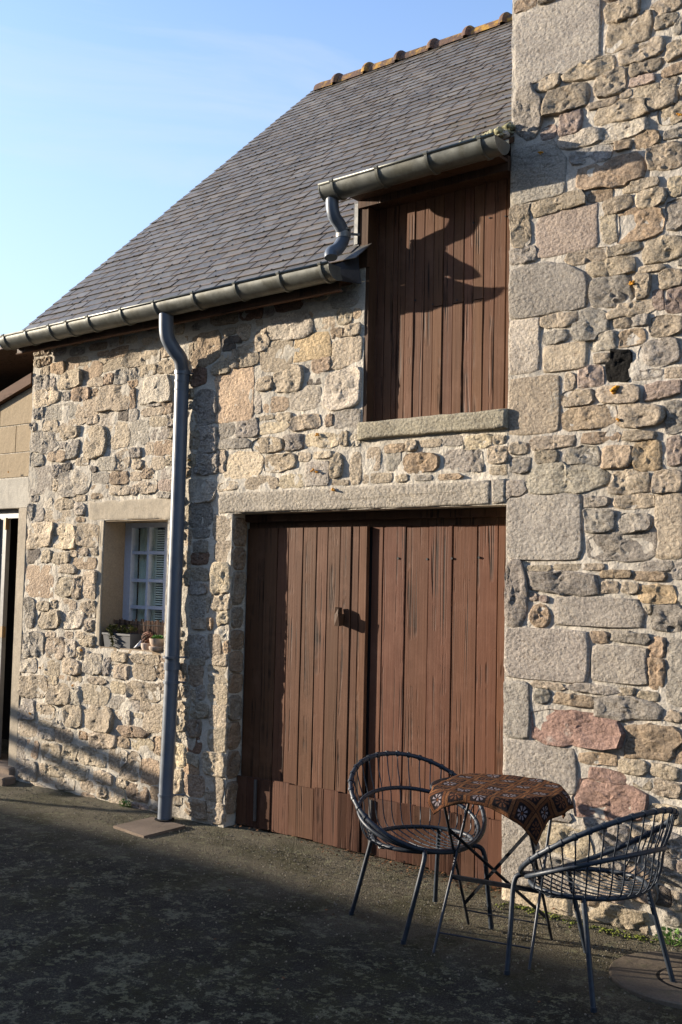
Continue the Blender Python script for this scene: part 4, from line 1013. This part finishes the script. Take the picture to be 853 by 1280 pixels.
def lathe(prof, c, n=20, tone=None):
    m = MB(); vs = []; fs = []
    for r_, z in prof:
        for k in range(n): a = 2*math.pi*k/n; vs.append((c[0]+r_*math.cos(a), c[1]+r_*math.sin(a), c[2]+z))
    for q in range(len(prof)-1):
        for k in range(n): j = (k+1) % n; fs.append((q*n+k, q*n+j, (q+1)*n+j, (q+1)*n+k))
    fs.append(tuple(reversed(range(n)))); fs.append(tuple((len(prof)-1)*n+k for k in range(n))); m.add(vs, fs, tone); return m
cpt = (px0-.012, .028, zl_)
lathe([(.050, 0), (.062, .012), (.064, .03), (.060, .034)], cpt).build('saucer', M_clay, pot, smooth=True, sharp=40)
lathe([(.042, .03), (.056, .05), (.060, .072), (.062, .088), (.055, .088), (.05, .078)], cpt, tone=(1.15, 1.1, 1.05)).build('bowl', M_clay, pot, smooth=True, sharp=40)
leafy('small_succulent', [(cpt[0]+rs.uniform(-.03, .04), cpt[1]+rs.uniform(-.03, .03), zl_+.09) for _ in range(14)], M_leaf3, 'fresh green succulent in the pale clay bowl', 'plant', .026, 8, [(1, 1, 1), (1.4, 1.4, 1), (.7, .8, .7)])
pc = W(183, 800, .04)
lathe([(.036, 0), (.044, .02), (.046, .045), (.042, .048)], (pc.x, .05, zl_), tone=(1.25, 1.25, 1.3)).build('small_dish', M_clay, None, smooth=True, sharp=40)
tag(bpy.data.objects['small_dish'], 'small pale dish under the brown cone on the window ledge', 'dish')
m = MB(); cc_ = Vector((pc.x+.004, .05, zl_+.085)); rs = random.Random(77)
for k in range(90):
    t_ = k/90; a = k*2.4; ph = math.pi*(t_-.5); d = Vector((math.cos(ph)*math.cos(a), math.cos(ph)*math.sin(a), math.sin(ph)*1.05)); blob(m, cc_+d*.036, .0105, rs.choice([(1, 1, 1), (1.5, 1.4, 1.4), (.5, .5, .5), (1.9, 1.8, 1.8)]))
m.add([cc_+Vector(q)*.034 for q in ((1, 0, 0), (0, 1, 0), (-1, 0, 0), (0, -1, 0), (0, 0, 1), (0, 0, -1))], [(0, 1, 4), (1, 2, 4), (2, 3, 4), (3, 0, 4), (1, 0, 5), (2, 1, 5), (3, 2, 5), (0, 3, 5)])
tag(m.build('scaly_cone', M_cone, smooth=True), 'round brown scaly cone lying between trough and clay bowl', 'ornament')
pc = W(173, 806, .02); m = MB(); c = Vector((pc.x, .02, zl_))
ang = [2*math.pi*k/9 for k in range(9)]
vs = [c+Vector((.038*math.cos(a)-.01, .022*math.sin(a), .004+.012*(1+math.cos(a)))) for a in ang]+[c+Vector((.02+.012*math.cos(a), .014*math.sin(a), .052+.012*math.cos(a))) for a in ang]+[c+Vector((.03, 0, .072))]
m.add(vs, [(k, (k+1) % 9, 9+(k+1) % 9, 9+k) for k in range(9)]+[(9+k, 9+(k+1) % 9, 18) for k in range(9)]+[tuple(range(8, -1, -1))])
tag(m.build('shell', M_glassy, smooth=True, sharp=40), 'pale bluish shell leaning beside the grey trough', 'shell')

# ================================================================== yard details
zg = -.0
P4 = [G(142, 1031, -.02), G(180, 1044, -.02), G(232, 1031, -.02), G(191, 1020, -.02)]
m = MB(); ctr = sum(P4, Vector())/4
hole = [ctr+(p-ctr)*.17 for p in P4]; 
vs = [Vector((p.x, p.y, -.026)) for p in P4]+[Vector((p.x, p.y, -.07)) for p in P4]
m.add(vs, [(0, 1, 2, 3), (4, 5, 1, 0), (5, 6, 2, 1), (6, 7, 3, 2), (7, 4, 0, 3)])
dpl = m.build('drain_plate', M_plate); tag(dpl, 'square reddish concrete drain plate at the foot of the downpipe', 'drain cover')
hc = Vector((bot.x+.01, bot.y-.01, -.032)); lathe([(.068, .010), (.068, .0135)], hc, 16).build('opening', M_dark, dpl)
mc = Vector((-1.80, -.44, gz(-1.8)))
cov = empty('manhole_cover', mc, 'round stained concrete manhole cover under the right chair', 'manhole cover')
lathe([(.325, -.03), (.325, .006), (.318, .012), (.30, .013)], mc, 48).build('rim', M_cover, cov, smooth=True, sharp=30)
lathe([(.13, .0), (.13, .0150), (.122, .0185), (.05, .019)], mc+Vector((.03, -.02, 0)), 36, (.8, .8, .75)).build('lid', M_cover, cov, smooth=True, sharp=30)
lathe([(.145, .0), (.145, .0142)], mc+Vector((.03, -.02, 0)), 36).build('groove', M_dark, cov)
def weed(loc, r_, h_, seed, label, dens=90):
    rs = random.Random(seed); e = empty('weed', loc, label, 'weed', None); m = MB(); st = MB(); L0 = Vector(loc)
    for k in range(dens):
        a = rs.random()*6.28; q = r_*math.sqrt(rs.random()); c = L0+Vector((q*math.cos(a), q*math.sin(a)*.6, rs.random()**.7*h_*(1-q/r_*.6)))
        d = Vector((math.cos(a)*.8+rs.uniform(-.5, .5), math.sin(a)*.8-.2, rs.uniform(.1, .9))).normalized(); L = rs.uniform(.012, .026); s_ = d.cross(Vector((0, 0, 1))).normalized()*L*.4
        m.add([c, c+d*L*.5+s_, c+d*L, c+d*L*.5-s_], [(0, 1, 2), (0, 2, 3)], rs.choice([(1, 1, 1), (1.4, 1.3, 1), (.6, .7, .6)]))
        if k % 6 == 0: st.tube([L0+Vector((q*math.cos(a)*.3, q*math.sin(a)*.2, 0)), c], .0015, 4)
    m.build('leaves', M_leaf, e); st.build('stem', M_leaf, e)
p = W(157, 1006, -.03); weed((p.x, -.03, -.035), .05, .075, 1, 'small green weed at the foot of the wall left of the downpipe')
p = W(840, 1190, -.05); weed((p.x, -.05, gz(p.x)), .07, .10, 2, 'leafy green weed at the foot of the wall by the manhole cover', 150)
m = MB(); rs = random.Random(8)
for k in range(420):
    x = rs.uniform(-3.3, -2.0)+rs.uniform(-.2, .0); y_ = -.02-abs(rs.gauss(0, .045)); q = rs.uniform(.004, .009); blob(m, (x, y_, gz(x)+.006), q, rs.choice([(1, 1, 1), (.6, .7, .5), (1.4, 1.6, .9)]), .5) if x > -2.95 else None
tag(m.build('moss', M_moss, smooth=True), 'thin green moss along the foot of the right wall', 'moss', kind='stuff')
m = MB(); rs = random.Random(18)
for k in range(900):
    x = rs.uniform(-5.0, -2.6)
    if rs.random() > .25+.75*sm(-4.6, -3.6, x): continue
    y_ = rs.choice([.10-abs(rs.gauss(0, .06)), .12-rs.random()*.2]); c = Vector((x, y_, gz(x)+.024+rs.random()*.008)); L = rs.uniform(.008, .022); a = rs.random()*6.28
    d = Vector((math.cos(a), math.sin(a), rs.uniform(-.2, .5)))*L; s_ = Vector((-math.sin(a), math.cos(a), rs.uniform(-.4, .4)))*L*.45
    m.add([c, c+d*.5+s_, c+d, c+d*.5-s_], [(0, 1, 2), (0, 2, 3)], rs.choice([(1, 1, 1), (1.5, 1.3, 1.1), (.5, .5, .5), (1.2, .9, .6)]))
for k in range(70):
    x, y_ = rs.uniform(-6.5, -1.6), -.15-rs.random()*1.6; c = Vector((x, y_, gz(x)+.006)); L = rs.uniform(.008, .022); a = rs.random()*6.28
    d = Vector((math.cos(a), math.sin(a), .1))*L; s_ = Vector((-math.sin(a), math.cos(a), .3))*L*.4
    m.add([c, c+d*.5+s_, c+d, c+d*.5-s_], [(0, 1, 2), (0, 2, 3)], rs.choice([(1, 1, 1), (1.6, 1.3, 1.1), (.6, .6, .5)]))
tag(m.build('leaf_litter', M_litter), 'dead leaves and crumbs gathered along the bottom of the plank doors', 'leaf litter', kind='stuff')
m = MB(); rs = random.Random(28)
for k in range(5200):
    x = rs.uniform(-7.2, -1.2); y_ = -.02-abs(rs.gauss(0, .35)) if k % 2 else -.02-rs.random()*2.8
    if rs.random() < .3: x, y_ = x*.8-.2, y_
    blob(m, (x, y_, gz(x)+.001), rs.uniform(.0018, .005), rs.choice([(1, 1, 1), (.5, .5, .5), (.35, .35, .3), (1.3, 1.3, 1.2)]), .7)
tag(m.build('grit', simple('grit', (.17, .15, .12), .9)), 'loose grit scattered on the ground below the wall', 'grit', kind='stuff')

# ================================================================== chairs
def make_chair():
    e = empty('wire_chair', (0, 0, 0), '', 'chair', 'round wire garden chairs')
    R_, PH = .352, .561
    def ringp(c, r_, ph, a, ry=None): 
        ry = ry or r_; return Vector((c[0]+r_*math.cos(a)*math.cos(ph), ry*math.sin(a), c[1]-r_*math.cos(a)*math.sin(ph)))
    T_ = lambda a: ringp((0, .585), R_, PH, a)
    M_ = lambda a: ringp((.012, .500), .285, .36, a, .315)
    S_ = lambda a: ringp((.050, .405), .240, .02, a, .255)
    N = 56
    for nm, fn, r_ in (('back_hoop', T_, .0115), ('middle_hoop', M_, .0105), ('seat_hoop', S_, .011)):
        MB().tube([fn(2*math.pi*k/N) for k in range(N)], r_, 10, closed=True).build(nm, M_paint, e, smooth=True)
    # binding bumps on the top hoop where rods wrap round
    n = 21
    for k in range(n):
        a = math.radians(78+204*k/(n-1)); t1, t2, t3 = T_(a), M_(a), S_(a)
        f_ = S_(math.pi-a) if math.cos(a) < 0 else None
        pts = [t1, t1.lerp(t2, .5)+Vector((-.006*math.cos(a)*-1, 0, 0)), t2, t2.lerp(t3, .6)+Vector((.02*math.cos(a), .02*math.sin(a), -.018))]
        if f_ is not None and abs(t3.y) < .255:
            mid = Vector(((t3.x+f_.x)/2, t3.y, min(t3.z, f_.z)-.020)); pts += [t3+Vector((.012, 0, -.004)), mid, f_]
        else: pts += [t3]
        m = MB().tube(smoothpath(pts, 4), .0034, 6); m.tube([T_(a-.022), T_(a+.022)], .0152, 8); m.build('rod', M_paint, e, smooth=True, sharp=60)
    for sx2, sy2 in ((1, 1), (1, -1), (-1, 1), (-1, -1)):
        ft = Vector((.28 if sx2 > 0 else -.20, .255*sy2, .004))
        if sx2 > 0: st = S_(math.radians(30)*sy2); pts = smoothpath([st, st+Vector((.040, .028*sy2, .006)), st+Vector((.062, .050*sy2, -.035)), ft.lerp(st+Vector((.062, .05*sy2, -.035)), .5), ft], 5)
        else: st = S_(math.radians(128)*sy2); pts = [st, st.lerp(ft, .5), ft]
        m = MB().tube(pts, .0115, 10); m.tube([ft+Vector((0, 0, -.004)), ft+Vector((0, 0, .015))], .013, 10); m.build('leg', M_paint, e, smooth=True, sharp=60)
    return e
ch = make_chair()
ch2 = ch.copy(); COL.objects.link(ch2)
for k in list(ch.children): c = k.copy(); COL.objects.link(c); c.parent = ch2
ch.location = (-3.118, -.590, -.070); ch.rotation_euler = (0, 0, -.373); ch['label'] = 'dark blue wire garden chair in front of the plank doors, left of the table'
ch2.location = (-2.068, -.749, -.078); ch2.rotation_euler = (0, 0, 2.884); ch2['label'] = 'dark blue wire garden chair right of the table, turned towards it over the manhole cover'

# ================================================================== table
tb = empty('folding_table', (-2.63, -.645, -.065), 'small round folding iron table with crossed legs between the two chairs', 'table')
TZ = .652; tcx, tcy, tr = -2.625, -.66, .300
N = 44
m = MB(); m.tube([(tcx+tr*math.cos(2*math.pi*k/N), tcy+tr*math.sin(2*math.pi*k/N), TZ-.004) for k in range(N)], .010, 8, closed=True); m.build('rim', M_table, tb, smooth=True)
lathe([(tr, -.006), (tr, .0)], (tcx, tcy, TZ), N).build('tabletop', M_table, tb)
f1, f2, f3, f4 = Vector((-2.782, -.931, -.072)), Vector((-2.888, -.465, -.072)), Vector((-2.361, -.806, -.078)), Vector((-2.478, -.378, -.078))
u1, u2, u3, u4 = Vector((-2.845, -.50, TZ-.01)), Vector((-2.80, -.86, TZ-.01)), Vector((-2.42, -.47, TZ-.01)), Vector((-2.40, -.80, TZ-.01))
for a, b in ((f1, u1), (f2, u2), (f3, u3), (f4, u4)): MB().tube([a, b], .0075, 8).build('leg', M_table, tb, smooth=True, sharp=60)
def bar(a, b, name, w_=.014, t_=.004):
    a, b = Vector(a), Vector(b); d = (b-a).normalized(); s_ = d.cross(Vector((0, 1, .3))).normalized()*w_; n_ = d.cross(s_).normalized()*t_; P = []
    for q in (a, b): P += [q+s_+n_, q-s_+n_, q-s_-n_, q+s_-n_]
    m = MB(); m.add(P, [(0, 1, 2, 3), (7, 6, 5, 4), (0, 4, 5, 1), (1, 5, 6, 2), (2, 6, 7, 3), (3, 7, 4, 0)]); m.build(name, M_table, tb)
m1, m2 = (f1+u1)/2, (f3+u3)/2
bar(Vector(f1).lerp(u1, .42), Vector(f3).lerp(u3, .42), 'stretcher', .011)
MB().tube([f1.lerp(u1, .11), f3.lerp(u3, .11)], .004, 6).build('foot_rail', M_table, tb); MB().tube([f2.lerp(u2, .11), f4.lerp(u4, .11)], .004, 6).build('foot_rail', M_table, tb)
bar(f2.lerp(u2, .72), f4.lerp(u4, .16), 'brace', .008, .003); bar(f2.lerp(u2, .16), f4.lerp(u4, .80), 'brace', .008, .003)
# crocheted cloth: a square turned so that one corner hangs towards the viewer
NC = 64; vs = []; uv = []; side = .322; rot = math.radians(-32)-math.pi/4; off = Vector((.075, -.015))
for j in range(NC+1):
    for i in range(NC+1):
        u_, v_ = (i/NC*2-1)*side, (j/NC*2-1)*side
        x = off.x+u_*math.cos(rot)-v_*math.sin(rot); y = off.y+u_*math.sin(rot)+v_*math.cos(rot); q = math.hypot(x, y); a = math.atan2(y, x)
        wr = .006*noise.noise((x*9, y*14, 2))+.002*noise.noise((x*40, y*40, 2))
        rim = tr+.012
        if q <= rim: p = Vector((tcx+x, tcy+y, TZ+.012+wr))
        else:
            ex = q-rim; c_ = min(ex, .03); flare = (.022*math.sin(a*6+.4)+.016*noise.noise((a*5, 2, 1))+.010*math.sin(a*15+2))*min(1, ex/.07)
            p = Vector((tcx+(rim+c_*.5+flare+ex*.12)*math.cos(a), tcy+(rim+c_*.5+flare+ex*.12)*math.sin(a), TZ+.012-ex*.96+c_*.25+wr))
        vs.append(p); uv.append((i/NC, j/NC))
top_ = list(vs); bot_ = [v-Vector((0, 0, .004)) if math.hypot(v.x-tcx, v.y-tcy) < tr+.01 else v+Vector((tcx-v.x, tcy-v.y, 0)).normalized()*.004 for v in vs]
n1 = NC+1; L = len(top_); fs = [(j*n1+i, j*n1+i+1, (j+1)*n1+i+1, (j+1)*n1+i) for j in range(NC) for i in range(NC)]
fs += [tuple(L+k for k in reversed(f)) for f in list(fs)]
bd = [i for i in range(n1)]+[j*n1+NC for j in range(1, n1)]+[NC*n1+i for i in range(NC-1, -1, -1)]+[j*n1 for j in range(NC-1, 0, -1)]
fs += [(b, a, a+L, b+L) for a, b in zip(bd, bd[1:]+bd[:1])]
m = MB(); m.add(top_+bot_, fs); tag(m.build('tablecloth', M_cloth, smooth=True, uv=uv+uv), 'brown crocheted tablecloth with flower squares, one corner hanging off the table', 'tablecloth')

# ================================================================== what throws the shade: the house across the yard
hs = empty('facing_house', (-9, -9.5, 0), 'long low house across the yard behind the viewer', 'house')
hz = 3.44; hy = -6.4
m = MB(); m.box((-42, -13.4, -.2), (5, hy-.2, hz-.12)); m.build('wall', M_stucco, hs)
m = MB(); rz = hz+.30*3.6; slab((5.3, hy, hz), (-42.3, hy, hz), (-42.3, hy-3.6, rz), (5.3, hy-3.6, rz), .12, m); slab((-42.3, hy-7.2, hz), (5.3, hy-7.2, hz), (5.3, hy-3.6, rz), (-42.3, hy-3.6, rz), .12, m)
m.build('roof', M_slate, hs, uv=[(0, .5)]*len(m.v))
for x in (-36, -31, -26, -22, -17, -9, -4, 1):
    wv = MB().box((x-.5, hy-.19, .95), (x+.5, hy-.17, 2.25)).build('window', M_white2, hs)
    for q in (-.24, .24): MB().box((x+q-.2, hy-.169, 1.0), (x+q+.2, hy-.165, 2.2)).build('pane', M_dark, wv)
MB().box((-13.4, hy-.19, 0), (-12.4, hy-.16, 2.1)).build('door', M_wood, hs)
th = empty('sky_blocker_house', (-6, -17, 0), 'unseen tall plain house added behind the viewer to block sky light', 'house')  # unseen block added to cut the sky light on the walls
MB().box((-24, -22, -.2), (14, -15, 8.5)).build('wall', M_stucco, th)
m = MB(); slab((14.3, -14.8, 8.4), (-24.3, -14.8, 8.4), (-24.3, -18.5, 11.2), (14.3, -18.5, 11.2), .15, m); slab((-24.3, -22.2, 8.4), (14.3, -22.2, 8.4), (14.3, -18.5, 11.2), (-24.3, -18.5, 11.2), .15, m)
m.build('roof', M_slate, th, uv=[(0, .5)]*len(m.v))
for x in (-20, -13, -6, 1, 8):
    for z in (1.2, 4.6):
        wv = MB().box((x-.6, -14.99, z), (x+.6, -14.96, z+1.6)).build('window', M_white2, th)
        for q in (-.29, .29): MB().box((x+q-.24, -14.958, z+.08), (x+q+.24, -14.95, z+1.52)).build('pane', M_dark, wv)
# unseen railing added at the left to throw slanting shade on the barn wall
tsd = empty('shade_railing', (-13, -2.3, 0), 'unseen low timber railing added left of the view to throw slanting shade', 'railing')
k_ = SUN_DIR.z/-SUN_DIR.y; kx = -SUN_DIR.x/-SUN_DIR.y if False else SUN_DIR.x/SUN_DIR.y
def back(x, z, Y=-2.3): return Vector((x+(Y)*kx, Y, z+(-Y)*k_))   # point on the sun ray through wall point (x, z)
def rail(name, a, b, w_):
    A, B = back(*a), back(*b); m = MB(); P = []
    for q in (A, B): P += [q+Vector((0, -.03, -w_)), q+Vector((0, .03, -w_)), q+Vector((0, .03, w_)), q+Vector((0, -.03, w_))]
    m.add(P, [(0, 1, 2, 3), (7, 6, 5, 4), (0, 4, 5, 1), (1, 5, 6, 2), (2, 6, 7, 3), (3, 7, 4, 0)]); m.build(name, M_rafter, tsd)
rail('upper_rail', (-7.75, .545), (-5.62, .165), .050)
rail('middle_rail', (-7.9, .375), (-5.72, -.01), .042)
rail('lower_rail', (-8.0, .20), (-6.5, -.06), .045)
for x in (-7.8, -5.66): A = back(x, .55 if x < -7 else .16); MB().box((A.x-.03, -2.33, -.05), (A.x+.03, -2.27, A.z)).build('post', M_rafter, tsd)
